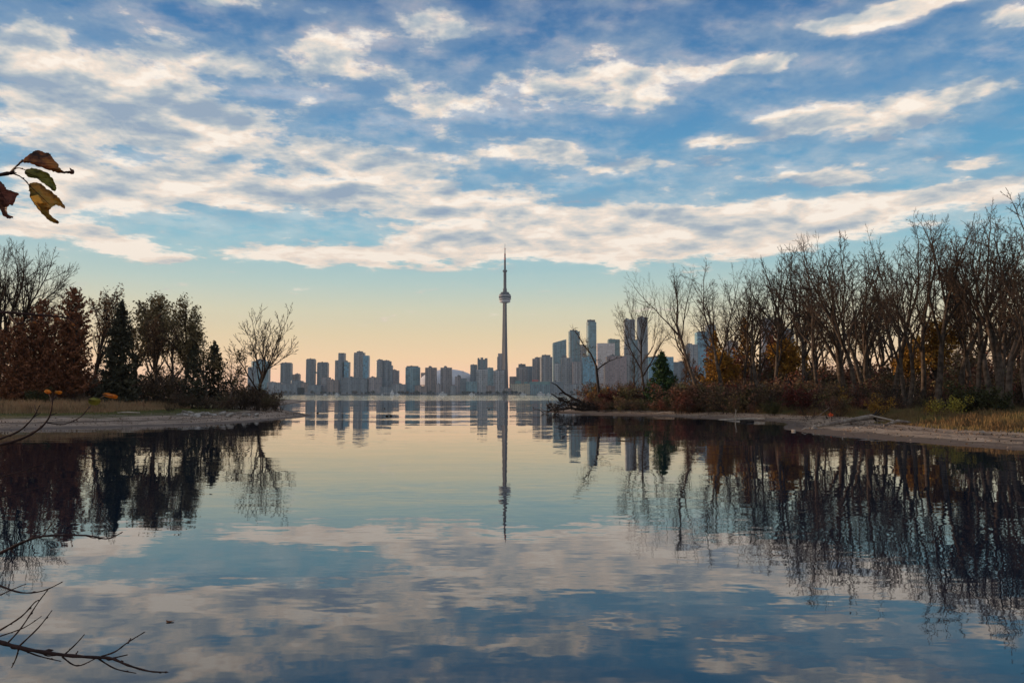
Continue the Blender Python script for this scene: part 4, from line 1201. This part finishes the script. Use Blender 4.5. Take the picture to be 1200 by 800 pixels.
blades('reeds', 'reed', zl, LEFT, 150000, -100, -22, 50, 92, 12.5, 26, .55, 1.15, 'tall tan reeds along the top of the left beach', 31, LSL, .02, keep=lambda X, Y: X / Y < -0.33)
blades('grass', 'low_grass', zl, LEFT, 90000, -90, -20, 50, 90, 8.5, 14, .05, .14, 'short green grass between the left sand and the reeds', 32, LSL, .02, keep=lambda X, Y: X / Y < -0.31)
blades('grass', 'dry_grass', zr, RIGHT, 230000, 10, 60, 34, 92, 6.2, 30, .25, .75, 'brown and olive dry grass above the right beach', 33, RSL, .02)

# ---- leaves and scraps washed up on the sand
def litter(name, zf, poly, x0, x1, y0, y1, n, seed, label):
    rg = np.random.default_rng(seed)
    X_ = rg.uniform(x0, x1, n); Y_ = rg.uniform(y0, y1, n)
    dd = sdist(X_, Y_, poly) + smooth_noise(X_, Y_, 5, seed) * .5
    k = (dd > .5) & (dd < 9) & ((np.abs(dd - 2.2) < .35) | (np.abs(dd - 4.6) < .5) | (rg.uniform(size=n) < .22))
    X_, Y_ = X_[k], Y_[k]
    Z_ = height(X_, Y_, poly, LSL if poly is LEFT else RSL, 1.0)
    b = MB(); b.leaves(np.stack([X_, Y_, Z_ + .03], -1), .045, up=.15, aspect=1.5, rng=rg)
    tag(b.build(name, M['litter']), label, 'debris', kind='stuff')


M['litter'] = vary('litter', (0.04, 0.025, 0.015, 1), (0.12, 0.075, 0.045, 1), 3.0, (0.38, 0.31, 0.25, 1))
litter('beach_litter', zr, RIGHT, 8, 50, 29, 92, 26000, 61, 'fallen leaves and bits of wood strewn over the right sand')
litter('beach_litter', zl, LEFT, -75, -18, 48, 92, 24000, 62, 'fallen leaves and bits of wood strewn over the left sand')

# ---- driftwood, rubble, birds
def px_tube(b, pts, D, rad, sides=7):
    if not isinstance(D, (list, tuple)): D = [D] * len(pts)
    b.tube([at(x, y, d_) for (x, y), d_ in zip(pts, D)], rad if isinstance(rad, (list, tuple)) else [rad] * len(pts), sides, cap=True)


def set_down(o_parts, name, loc, label, cat, group=None):
    """parts built in world space, re-hung under an Empty at the thing's base"""
    o = empty(name, loc, 0, label, cat, group)
    for nm, b, mt, par in o_parts:
        b.v = [c - np.array(tuple(loc)) for c in b.v]
        b.build(nm, M[mt], o, smooth=(nm in ('trunk', 'log')))
    return o


def G_(px, D, left=False, dz=0.0):
    x = at(px, 480, D).x
    return Vector((x, D, (zl if left else zr)(x, D) + dz))


b = MB(); b.tube([G_(948, 49.5, dz=.05), G_(960, 49.8, dz=.10), G_(975, 50.5, dz=.16), G_(992, 51.5, dz=.24), G_(1008, 52.5, dz=.34), G_(1021, 53.0, dz=.42)], [.04, .07, .10, .13, .16, .18], 9, cap=True)
s1 = MB(); s1.tube([G_(986, 51.1, dz=0), G_(986, 51.0, dz=.28), G_(986.5, 51, dz=.50)], [.05, .045, .03], 6, cap=True)
s2 = MB(); s2.tube([G_(960, 49.8, dz=.1), G_(953, 49.2, dz=.18), G_(950, 48.8, dz=.02)], [.05, .035, .02], 5); s2.tube([G_(947, 49, dz=.02), G_(943, 48.4, dz=.12), G_(939, 48, dz=.05)], [.04, .03, .02], 5)
rt = MB()
for k in range(9):
    a = k * .7; q = G_(1021, 53.0, dz=.42)
    rt.tube([q, q + Vector((.35, math.cos(a) * .3, math.sin(a) * .3)), q + Vector((.5, math.cos(a) * .55, math.sin(a) * .5 + .05))], [.06, .04, .015], 4)
set_down([('log', b, 'driftwood', None), ('stub', s1, 'pale_wood', None), ('branch', s2, 'pale_wood', None), ('root_plate', rt, 'dark_wood', None)], 'driftwood_log', G_(985, 51), 'big grey driftwood log with root plate on the right sand', 'log')
b = MB(); p0, p1 = G_(1019, 51.5, dz=.55), G_(1047, 50.5, dz=.16); b.tube([p0, (p0 + p1) / 2, p1], [.055, .05, .045], 4, cap=True)
l1 = MB(); q = p0.lerp(p1, .3); l1.tube([q, q + Vector((.03, 0, -.42))], [.04, .03], 4)
set_down([('plank', b, 'pale_wood', None), ('prop', l1, 'driftwood', None)], 'weathered_board', G_(1033, 51), 'pale weathered board propped up beside the big driftwood log', 'board')
b = MB(); b.tube([G_(1035, 47.6, dz=.06), G_(1044, 47.8, dz=.16), G_(1052, 48, dz=.24), G_(1060, 48.2, dz=.16), G_(1066, 48.4, dz=.1)], [.05, .09, .10, .09, .06], 7, cap=True)
s1 = MB(); s1.tube([G_(1044, 47.8, dz=.16), G_(1040, 47.4, dz=.28)], [.04, .015], 4)
set_down([('log', b, 'driftwood', None), ('branch', s1, 'driftwood', None)], 'driftwood_log', G_(1050, 48), 'crooked short driftwood log right of the propped board', 'log')
b = MB(); b.tube([G_(842, 69.5, dz=.08), G_(860, 68.6, dz=.15), G_(880, 67.8, dz=.14), G_(896, 67, dz=.12)], [.04, .08, .09, .08], 7, cap=True)
set_down([('log', b, 'pale_wood', None)], 'fallen_log', G_(870, 68), 'long pale log lying along the water under the forked tree', 'log')
b = MB(); b.tube([G_(862, 67.6, dz=-.1), G_(861.5, 67.6, dz=.5), G_(862.3, 67.6, dz=.9), G_(861.5, 67.6, dz=1.15)], [.05, .045, .03, .015], 5)
s1 = MB(); s1.tube([G_(862, 67.6, dz=.8), G_(864, 67.6, dz=1.1)], [.02, .01], 4); s1.tube([G_(861.6, 67.6, dz=.45), G_(860, 67.6, dz=.7)], [.02, .01], 4)
set_down([('trunk', b, 'pale_wood', None), ('branch', s1, 'pale_wood', None)], 'dead_sapling', G_(862, 67.6), 'pale dead sapling upright beside the long pale log', 'dead tree')
b = MB(); b.tube([G_(765, 84, dz=.08), G_(778, 83.6, dz=.18), G_(790, 83, dz=.12)], [.04, .06, .05], 6, cap=True)
set_down([('log', b, 'pale_wood', None)], 'fallen_log', G_(778, 83.6), 'short pale log at the water below the small spruce', 'log')
b = MB(); b.tube([G_(946, 57, dz=.25), G_(960, 57.5, dz=.55), G_(972, 58, dz=1.05)], [.03, .025, .015], 5, cap=True)
set_down([('log', b, 'driftwood', None)], 'dead_branch', G_(958, 57.5), 'thin pale dead branch slanting up beside the orange marker', 'branch')
b = MB()
P_ = np.random.default_rng(3).normal(size=(30, 3)) * np.array([.06, .05, .08]); c_ = G_(973, 58.5, dz=.50)
b.leaves(P_ + np.array(tuple(c_)), .075, up=1.0)
b2 = MB(); b2.tube([G_(974, 58.5, dz=-.1), G_(974.5, 58.5, dz=.85)], [.02, .015], 5)
set_down([('cloth', b, 'orange_cloth', None), ('stake', b2, 'dark_wood', None)], 'orange_marker', G_(973, 58.5), 'small bright orange rag on a stake in the brush', 'marker')
b = MB(); b.tube([G_(138, 64, True, .06), G_(150, 64.2, True, .12), G_(164, 64.6, True, .10)], [.04, .07, .05], 6, cap=True)
set_down([('log', b, 'pale_wood', None)], 'fallen_log', G_(150, 64, True), 'pale stick lying on the left beach before the reeds', 'log')


def rock(r, seed):
    rg = np.random.default_rng(seed)
    import bmesh
    bm = bmesh.new(); bmesh.ops.create_icosphere(bm, subdivisions=2, radius=1)
    V = np.array([v.co[:] for v in bm.verts]); Fc = np.array([[v.index for v in f.verts] for f in bm.faces]); bm.free()
    for _ in range(9):
        n = rg.normal(size=3); n /= np.linalg.norm(n); c = rg.uniform(.45, .8)
        dd = V @ n; V = V - np.maximum(dd - c, 0)[:, None] * n
    b = MB(); b.add(V * r * np.array([1.3, .9, .62]), Fc)
    return b


rmesh = [rock(1, k).mesh('rubble_block', M['rubble']) for k in range(4)]
RB = [(213, 478.5), (218, 481), (222, 479), (226, 482), (229, 479.5), (233, 481.5), (236, 479), (241, 480.5), (246, 479), (252, 479.5), (259, 479), (268, 479.5), (276, 479), (288, 478.5), (292, 480), (300, 479), (216, 476.5), (231, 477.5)]
rr = random.Random(3)
for k, (px, py) in enumerate(RB):
    D = 66 + rr.uniform(-1, 3) + max(0, px - 240) * .12
    c = bpy.data.objects.new('rubble_block', rmesh[k % 4]); COL.objects.link(c)
    c.location = G_(px, D, True, .05); s = rr.uniform(.22, .42); c.scale = (s, s, s); c.rotation_euler = (rr.uniform(-.4, .4), rr.uniform(-.5, .5), rr.uniform(0, 6))
    tag(c, 'pale broken block of rubble at the grass edge of the left bank', 'rock', 'rubble on the left bank')


def duck(px, py, label, rz, s=1.0, bad=None):
    p = gnd(px, py, 0)
    o = empty('duck', (p.x, p.y, 0), rz, label, 'duck', 'ducks on the water')
    body = MB(); n = 9
    pts = [(-.26 + .52 * i / (n - 1), 0, .05 + .03 * math.sin(i / (n - 1) * 3.1)) for i in range(n)]
    rad = [.012, .05, .085, .10, .105, .10, .085, .06, .02]
    body.tube(pts, rad, 10); body.tube([(.18, 0, .10), (.22, 0, .17), (.235, 0, .22), (.25, 0, .25), (.28, 0, .255), (.30, 0, .25)], [.045, .032, .032, .045, .04, .015], 8)
    o.scale = (s, s, s)
    bo = body.build('body', M['duck'], o, smooth=True)
    bill = MB(); bill.tube([(.29, 0, .248), (.35, 0, .24)], [.018, .012], 6, cap=True); bill.build('bill', M['gold_leaf'], o)
    return o


duck(453.5, 487.5, 'dark duck floating in mid channel, left one of a close pair', .3, .62)
duck(458, 487.3, 'dark duck floating in mid channel, right one of a close pair', 2.9, .62)
duck(450.5, 478.5, 'lone dark duck far out beyond the close pair', 1, .6)
duck(573, 479.5, 'lone dark duck left of the tower reflection', 1, .6)
duck(625, 477.5, 'lone dark duck right of the tower reflection', 2, .6)
duck(372, 484.2, 'dark duck just off the sand tip of the left bank', 0, .6)
c = bpy.data.objects.new('shore_rock', rmesh[1]); COL.objects.link(c); p = gnd(875, 494, 0); c.location = (p.x, p.y, .03); c.scale = (.5, .4, .3)
tag(c, 'dark rounded rock in the shallows below the long pale log', 'rock'); c.data = c.data.copy(); c.data.materials[0] = M['dark_wood']
for k in range(14):
    px, py = [(366, 487.4), (345, 487), (318, 488), (300, 490), (902, 499), (930, 503), (955, 502), (700, 485.6), (724, 486), (745, 486.5), (806, 489.3), (826, 490), (1005, 503), (1150, 512)][k]
    c = bpy.data.objects.new('beach_stone', rmesh[k % 4]); COL.objects.link(c)
    lf = px < 500; p = gnd(px, py, .1); c.location = (p.x, p.y, (zl if lf else zr)(p.x, p.y) + .02); s = rr.uniform(.10, .2); c.scale = (s, s, s); c.rotation_euler.z = k
    tag(c, ['dark stone at the water edge of the left bank tip', 'small stone at the water edge of the right bank'][not lf], 'stone', ['stones at the left bank tip', 'stones along the right water edge'][not lf])

# dead standing tree and the fallen crown in the water, at the tip of the right point
D = 97
tr = MB(); px_tube(tr, [(703, 484), (702, 462), (700, 442), (698.5, 428)], D, [.26, .2, .17, .14])
br = MB()
px_tube(br, [(698.5, 428), (692, 414), (684, 404), (677, 392), (672, 386)], [97, 97.3, 97.5, 98, 98], [.13, .10, .08, .05, .03], 5)
px_tube(br, [(699, 434), (706, 428), (714, 423), (722, 420), (728, 419)], [97, 97, 96.5, 96, 96], [.11, .08, .06, .04, .02], 5)
px_tube(br, [(690, 411), (688, 402), (686, 396)], 97.3, [.05, .03, .015], 4); px_tube(br, [(684, 404), (680, 404), (676, 402)], 97.5, [.04, .03, .015], 4)
rr = random.Random(8)
for (x0, y0) in ((677, 392), (672, 386), (683, 402), (680, 398), (688, 402), (693, 408), (714, 423), (722, 420), (728, 419), (706, 428), (700, 436), (697, 424)):
    for q in range(5):
        a = rr.uniform(-2.6, -.5); l = rr.uniform(3, 9)
        px_tube(br, [(x0, y0), (x0 + math.cos(a) * l * .5, y0 + math.sin(a) * l * .5), (x0 + math.cos(a + .2) * l, y0 + math.sin(a + .3) * l)], [D, D + rr.uniform(-.5, .5), D + rr.uniform(-1, 1)], [.025, .018, .010], 3)
lf = MB(); P_ = np.array([tuple(at(x + rr.gauss(0, 5), y + rr.gauss(0, 4), D + rr.uniform(-.8, .8))) for x, y in ((683, 412), (690, 418), (686, 406), (693, 424)) for _ in range(45)])
lf.leaves(P_, .09)
set_down([('trunk', tr, 'dark_wood', None), ('branches', br, 'dark_wood', None), ('foliage', lf, 'olive_leaf', None)], 'dead_tree', Vector((at(703, 484, D).x, D, 0.1)), 'dead forked tree standing at the tip of the right point', 'dead tree')
tr = MB(); px_tube(tr, [(702, 480), (690, 476), (676, 469), (662, 461), (652, 451), (646, 448)], [99, 98, 97, 96, 95, 94.5], [.22, .2, .16, .12, .07, .03])
px_tube(tr, [(706, 482), (692, 477), (672, 474), (655, 467), (646, 461)], [97, 96, 95, 94, 93.5], [.2, .17, .14, .1, .05])
px_tube(tr, [(705, 483), (688, 481), (668, 478), (652, 480), (640, 482)], [96, 95, 94, 93, 92.5], [.2, .17, .13, .09, .05])
br = MB()
for q in range(190):
    x0 = rr.uniform(642, 703); y0 = rr.uniform(474, 483) - max(0, (700 - x0)) * rr.uniform(0, .32) * (x0 > 655); a = rr.uniform(-3.6, -.1); l = rr.uniform(4, 15) * .8
    d0 = rr.uniform(92.5, 98)
    x1, y1 = x0 + math.cos(a) * l * .5, y0 + math.sin(a) * l * .35
    x2, y2 = x0 + math.cos(a + .3) * l, y0 + math.sin(a + .4) * l * .6
    px_tube(br, [(x0, y0), (x1, y1), (x2, min(y2, 484.5))], [d0, d0 + rr.uniform(-.5, .5), d0 + rr.uniform(-1, 1)], [.075, .055, .028], 3)
px_tube(br, [(641, 484), (641.5, 478), (641, 471.5)], 92, [.06, .045, .03], 5); px_tube(br, [(641, 476), (643, 473)], 92, [.03, .015], 4)
px_tube(br, [(637, 483.5), (632, 480), (627, 479.5), (622, 482)], 92, [.05, .04, .035, .02], 4)
set_down([('trunk', tr, 'dark_wood', None), ('branches', br, 'dark_wood', None)], 'fallen_tree', Vector((at(690, 480, 96).x, 96, 0.1)), 'fallen dead tree with its tangled crown lying in the water', 'dead tree')
HAZE = 0.00005
# ------------------------------------------------------------------ branches hanging in from the left, close to the camera
def twig_path(pts, D, r0, r1, b, n=4):
    """smooth tube through photo points at depth D (number, or list for each point)"""
    if not isinstance(D, (list, tuple)): D = [D + .05 * math.sin(i * 1.7 + pts[0][1]) for i in range(len(pts))]
    P_ = [at(x, y, d_) for (x, y), d_ in zip(pts, D)]
    out = []
    for i in range(len(P_) - 1):
        a, b0, c, d_ = P_[max(i - 1, 0)], P_[i], P_[i + 1], P_[min(i + 2, len(P_) - 1)]
        for k in range(n):
            t = k / n
            out.append(.5 * ((2 * b0) + (c - a) * t + (2 * a - 5 * b0 + 4 * c - d_) * t * t + (3 * b0 - a - 3 * c + d_) * t ** 3))
    out.append(P_[-1])
    m = len(out)
    rad = [r0 + (r1 - r0) * i / (m - 1) for i in range(m)]
    rad = [r * (1 + .18 * math.sin(i * 2.3)) for i, r in enumerate(rad)]
    # buds at the nodes
    b.tube(out, rad, 6, cap=True)
    for i in range(2, m - 1, 4):
        t = (out[i] - out[i - 1]).normalized(); s_ = t.orthogonal().normalized(); s_.rotate(Matrix.Rotation(i * 2.1, 3, t))
        b.tube([out[i], out[i] + s_ * rad[i] * 1.2 + t * rad[i] * 1.6, out[i] + s_ * rad[i] * 1.6 + t * rad[i] * 3.4], [rad[i] * .8, rad[i] * .85, rad[i] * .2], 5)
    b.tube([out[-1], out[-1] + (out[-1] - out[-2]).normalized() * rad[-1] * 4], [rad[-1] * 1.5, rad[-1] * .3], 5)


def leafm(name, c1, c2, c3):
    m, nt, bs = material(name)
    p = objc(nt)
    f = nt.noise(p, 45.0, 5, 0.65)
    nt.put(bs.inputs['Base Color'], nt.ramp(f, [(0.36, c1), (0.5, c2), (0.62, c3)]))
    bs.inputs['Roughness'].default_value = 0.6
    tr_ = nt.n.new('ShaderNodeBsdfTranslucent'); nt.put(tr_.inputs[0], nt.ramp(f, [(0.36, c1), (0.5, c2), (0.62, c3)]))
    mx = nt.n.new('ShaderNodeMixShader'); mx.inputs[0].default_value = 0.5
    nt.k.new(bs.outputs[0], mx.inputs[1]); nt.k.new(tr_.outputs[0], mx.inputs[2])
    nt.k.new(mx.outputs[0], nt.n['Material Output'].inputs[0])
    return m


M['near_brown'] = leafm('near_brown_leaf', (0.053, 0.021, 0.015, 1), (0.300, 0.112, 0.038, 1), (0.450, 0.225, 0.053, 1))
M['near_green'] = leafm('near_green_leaf', (0.068, 0.083, 0.022, 1), (0.240, 0.255, 0.053, 1), (0.300, 0.285, 0.075, 1))
M['near_ochre'] = leafm('near_ochre_leaf', (0.135, 0.068, 0.024, 1), (0.450, 0.285, 0.068, 1), (0.390, 0.300, 0.090, 1))
M['near_red'] = leafm('near_red_leaf', (0.090, 0.038, 0.038, 1), (0.255, 0.120, 0.098, 1), (0.225, 0.112, 0.075, 1))
M['near_orange'] = leafm('near_orange_leaf', (0.40, 0.15, 0.02, 1), (0.60, 0.26, 0.03, 1), (0.62, 0.34, 0.05, 1))

import bmesh
from mathutils.geometry import tessellate_polygon


def leaf(outline, D, mat, parent, stem, curl=.012, seed=0, name='leaf', label=None):
    """a curled leaf: dense triangulated outline, cupped along its midrib, thin but solid"""
    rg = random.Random(seed)
    c = Vector((sum(p[0] for p in outline) / len(outline), sum(p[1] for p in outline) / len(outline)))
    # smooth and roughen the outline
    ol = []
    n = len(outline)
    jit = min(.35, .008 * max((Vector(p) - Vector(outline[0])).length for p in outline))
    for i in range(n):
        a, b_, c2, d_ = [Vector(outline[(i + k) % n]) for k in (-1, 0, 1, 2)]
        for k in range(5):
            t = k / 5
            q = .5 * ((2 * b_) + (c2 - a) * t + (2 * a - 5 * b_ + 4 * c2 - d_) * t * t + (3 * b_ - a - 3 * c2 + d_) * t ** 3)
            ol.append(q + Vector((rg.gauss(0, jit), rg.gauss(0, jit))))
    s0 = Vector(stem); far_ = max(ol, key=lambda p: (p - s0).length); ax = (far_ - s0).normalized(); nrm = Vector((-ax.y, ax.x))
    bm = bmesh.new()
    vs = [bm.verts.new((p.x, p.y, 0)) for p in ol]
    for t in tessellate_polygon([[Vector((p.x, p.y, 0)) for p in ol]]):
        try: bm.faces.new([vs[i] for i in t])
        except ValueError: pass
    bmesh.ops.triangulate(bm, faces=bm.faces)
    bmesh.ops.subdivide_edges(bm, edges=bm.edges[:], cuts=2, use_grid_fill=True)
    px2m = D / F
    for v in bm.verts:
        q = Vector((v.co.x, v.co.y)) - s0
        u, w = q.dot(ax), q.dot(nrm)
        L = (far_ - s0).length
        dep = D + abs(w) * px2m * .9 - curl * math.sin(u / L * 3) + .25 * px2m * math.sin(u * .9 + abs(w) * .6) * 1.6 + u * px2m * .5
        v.co = at(v.co.x, v.co.y, dep)
    bmesh.ops.recalc_face_normals(bm, faces=bm.faces)
    fs = bm.faces[:]; edge = [e for e in bm.edges if len(e.link_faces) == 1]
    back = {v: bm.verts.new(v.co + Vector((0, .0007, 0))) for v in list(bm.verts)}
    for e in edge:
        try: bm.faces.new([e.verts[0], e.verts[1], back[e.verts[1]], back[e.verts[0]]])
        except ValueError: pass
    for f_ in fs: bm.faces.new([back[v] for v in reversed(f_.verts)])
    for v in bm.verts: v.co -= parent.location
    me = bpy.data.meshes.new(name); bm.to_mesh(me); bm.free(); me.materials.append(M[mat])
    for p in me.polygons: p.use_smooth = True
    o = bpy.data.objects.new(name, me); COL.objects.link(o); o.parent = parent
    if label: o['label'] = label
    if (far_ - s0).length < 14: return o
    # midrib
    far_ = s0 + (c - s0) * 1.25
    b = MB(); m_ = [s0.lerp(far_, k / 6) for k in range(7)]
    b.tube([at(p.x, p.y, D - .002 + (p - s0).length * px2m * .5 - curl * math.sin(k / 6 * 1.9)) for k, p in enumerate(m_)], [.0009 - .0001 * k for k in range(7)], 5)
    b.v = [q - np.array(tuple(parent.location)) for q in b.v]
    r_ = b.build('midrib', M['near_twig']); r_.parent = o
    return o


def hang(o, name, b, mat='near_twig'):
    b.v = [c - np.array(tuple(o.location)) for c in b.v]
    return b.build(name, M[mat], o, smooth=True)


# a young tree left of the camera whose branch tips reach into the picture with a few leaves
D = 1.45
base = Vector((-2.05, 1.5, 0.62))
o = empty('young_tree', base, 0, 'branch with four curled autumn leaves, from a young tree left of the camera', 'tree')
b = MB(); top = at(-210, 190, 1.5)
b.tube([base - Vector((0, 0, .25)), base + Vector((.05, .02, .7)), base + Vector((.0, .0, 1.4)), base + Vector((.08, .02, 2.2)), base + Vector((.04, 0, 2.9))], [.035, .03, .024, .016, .007], 8)
hang(o, 'trunk', b)
b = MB(); twig_path([(-410, 380), (-300, 310), (-190, 252), (-90, 222), (0, 205), (12, 203)], [1.5, 1.5, 1.48, 1.46, D, D], .009, .0022, b)
twig_path([(12, 203), (17, 197), (24, 191), (28, 188)], D, .0018, .0012, b); twig_path([(12, 202), (20, 194), (26, 187.5)], D - .01, .0015, .001, b)
twig_path([(12, 203), (20, 197), (29, 199)], D + .01, .0011, .0008, b); twig_path([(12, 203), (22, 206), (30, 212), (34, 217)], D, .0013, .001, b)
hang(o, 'branch', b)
b = MB(); twig_path([(-390, 420), (-200, 392), (-80, 372), (0, 366), (30, 368), (60, 370), (80, 373), (88, 379)], [1.52, 1.55, 1.58, 1.6, 1.6, 1.6, 1.6, 1.6], .0042, .0011, b)
twig_path([(10, 367), (20, 379), (30, 376), (38, 372)], 1.6, .0014, .0009, b)
hang(o, 'branch', b)
leaf([(27, 188), (33, 182), (40, 177), (46, 176), (52, 179), (58, 180), (62, 186), (67, 191), (70, 197), (76, 201), (82, 200), (82, 197), (87, 201), (85, 204), (78, 203), (70, 203), (60, 200), (48, 196), (36, 192), (29, 191)], D, 'near_brown', o, (27, 189), seed=1, label='curled dark brown leaf with a ragged tip')
leaf([(29, 200), (34, 198), (42, 197.5), (50, 200), (58, 205), (64, 213), (66, 220), (64, 224), (60, 222), (54, 217), (47, 212), (42, 209), (34, 208), (30, 205)], D + .03, 'near_green', o, (29, 202), seed=2, label='still green oval leaf')
leaf([(34, 216), (38, 214), (47, 215), (53, 220), (60, 224), (65, 229), (71, 235), (76, 244), (70, 242), (65, 240), (61, 243), (57, 248), (62, 255), (69, 260), (66, 262), (57, 258), (47, 248), (39, 238), (35, 230), (34, 222)], D + .01, 'near_ochre', o, (34, 217), seed=3, label='ochre leaf hanging lowest, torn at the tip')
b = MB(); twig_path([(-60, 216), (-30, 210), (-8, 210)], D, .002, .0012, b); hang(o, 'twig', b)
leaf([(-8, 210), (0, 212), (6, 219), (8, 222), (14, 224), (22, 227), (19, 231), (15, 240), (10, 241), (8, 245), (9, 251), (15, 254), (11, 256), (4, 253), (0, 246), (-8, 236), (-14, 222)], D, 'near_red', o, (-8, 211), seed=4, label='reddish leaf at the picture edge')
for (x, y, s_) in ((48, 371, 7), (66, 373, 7), (78, 368, 4), (40, 377, 4), (86, 380, 4)):
    leaf([(x - s_ * .5, y - s_ * .4), (x, y - s_ * .8), (x + s_ * .5, y - s_ * .1), (x + s_ * .7, y + s_ * .5), (x + s_ * .1, y + s_ * .35), (x - s_ * .4, y + s_ * .3)], 1.6, 'near_brown', o, (x - s_ * .5, y), seed=int(x), curl=.004)

# a bare shrub on the near bank, left of the camera; its long shoots reach over the water
base = Vector((-2.7, 2.5, 0.3))
o = empty('waterside_shrub', base, 0, 'dark bare shrub whose long twigs reach in from the lower left', 'shrub')
SH = [
    ([(0, 752), (30, 760), (75, 767), (115, 770), (131, 771), (150, 779), (175, 786), (194, 787)], 2.2, .0075, .0022,
     [[(75, 767), (88, 755), (98, 744)], [(118, 769), (135, 763), (150, 752), (168, 741)], [(150, 753), (153, 748)], [(131, 771), (148, 767)], [(115, 771), (135, 783), (158, 788)], [(73, 769), (85, 778), (95, 779), (110, 772)],
      [(22, 759), (45, 768), (70, 774)], [(8, 754), (25, 735), (45, 705), (55, 692)], [(22, 757), (45, 735), (60, 716)], [(22, 759), (19, 770), (14, 781)], [(88, 768), (91, 763)], [(48, 763), (56, 768), (74, 766)]]),
    ([(0, 738), (25, 722), (40, 706), (45, 703)], 2.15, .003, .0015, []),
    ([(0, 745), (28, 735), (48, 722)], 2.3, .0025, .0012, []),
    ([(0, 686), (25, 694), (50, 692), (72, 682)], 2.2, .0035, .0015, [[(0, 697), (15, 690), (30, 684)]]),
    ([(0, 648), (25, 636), (50, 628), (100, 627), (125, 631), (142, 624)], 2.4, .006, .0016, [[(50, 628), (60, 614), (70, 600)], [(100, 627), (110, 630), (122, 629)], [(12, 642), (18, 650)]]),
    ([(0, 559), (35, 549), (69, 538)], 2.6, .0022, .0010, []),
    ([(0, 582), (25, 577), (56, 570)], 2.6, .0020, .0010, []),
    ([(0, 521), (25, 514), (45, 503), (57, 490), (61, 475), (62, 462)], 2.0, .0045, .0014, [[(55, 495), (75, 497), (95, 488), (104, 477)], [(58, 487), (66, 484)], [(61, 470), (57, 460)], [(61, 470), (68, 460)]]),
    ([(0, 514), (22, 505), (38, 490), (46, 476)], 2.05, .0035, .0014, [[(40, 488), (47, 484)], [(43, 484), (40, 474)]]),
]
for k, (pts, d_, r0, r1, subs) in enumerate(SH):
    b = MB()
    # carry each shoot back, outside the frame, to the shrub's stool
    A = at(pts[0][0], pts[0][1], d_); B = at(pts[1][0], pts[1][1], d_)
    dirn = (A - B).normalized()
    c1 = A + dirn * .35; c2 = c1.lerp(base, .5) + Vector((-.12, 0, .10)); root = base + Vector((math.cos(k * 2.1) * .12, math.sin(k * 2.1) * .12, -.1))
    P_ = []
    for t in np.linspace(0, 1, 12):
        t = float(t)
        P_.append(root * (1 - t) ** 3 + c2 * 3 * t * (1 - t) ** 2 + c1 * 3 * t * t * (1 - t) + A * t ** 3)
    r0 *= .8; r1 *= .8
    b.tube(P_, [r0 * (1.9 - .9 * i / 11) for i in range(12)], 6)
    DD = [d_] * len(pts)
    twig_path(pts, DD, r0, r1, b)
    for sub in subs:
        twig_path(sub, [d_ + .03 * i for i in range(len(sub))], r1 * 1.15 + .0004, r1 * .75, b, 4)
    hang(o, 'shoot', b)
for (pl, mt, lb) in (([(52, 458), (55, 456), (59, 457.5), (60, 460), (57, 461.5), (53, 460)], 'near_orange', 'small orange leaf, left one of a pair'), ([(64, 459), (68, 457.5), (73, 459), (71, 461.5), (66, 461.5)], 'near_orange', 'small orange leaf, right one of a pair'),
                     ([(120, 462), (124, 460), (130, 461), (135, 462), (138, 464.5), (136, 467), (131, 466.5), (125, 465)], 'near_orange', 'orange leaf'), ([(104, 468), (108, 465.5), (114, 466), (118, 469), (115, 474), (108, 474.5), (104, 472)], 'near_green', 'green leaf')):
    leaf(pl, 2.02, mt, o, pl[0], seed=len(lb), curl=.003, label=lb)
b = MB(); twig_path([(95, 488), (104, 478), (112, 470), (122, 464), (132, 463)], 2.03, .0010, .0006, b); hang(o, 'twig', b)

# a leaf adrift
b = MB(); p = gnd(199, 727.5, 0.006)
rg = np.random.default_rng(2)
n = 12; V = [(p.x + .04 * math.cos(t), p.y + .025 * math.sin(t) + .012 * math.cos(2 * t), .005 + .006 * abs(math.cos(t)) ** 3) for t in np.linspace(0, 6.283, n + 1)[:-1]]
V += [(x, y, z + .002) for x, y, z in V]
b.add(V, [tuple(range(n))[::-1], tuple(range(n, 2 * n))]); b.add(V, [(i, (i + 1) % n, n + (i + 1) % n, n + i) for i in range(n)])
tag(b.build('floating_leaf', M['near_brown']), 'dark dead leaf floating on the near water, lower left', 'leaf')

# ------------------------------------------------------------------ the air between here and the city
m = bpy.data.materials.new('haze'); m.use_nodes = True; t_ = m.node_tree; t_.nodes.clear()
pv = t_.nodes.new('ShaderNodeVolumePrincipled'); pv.inputs['Color'].default_value = (0.52, 0.74, 1.0, 1)
pv.inputs['Density'].default_value = HAZE; pv.inputs['Anisotropy'].default_value = 0.0
om = t_.nodes.new('ShaderNodeOutputMaterial'); t_.links.new(pv.outputs[0], om.inputs['Volume'])
if HAZE > 0:
    b = MB(); b.box(-4600, 4600, -400, 6900, -3, 640)
    h = b.build('haze', m); tag(h, 'thin blue air in front of the far city', 'haze', kind='stuff')
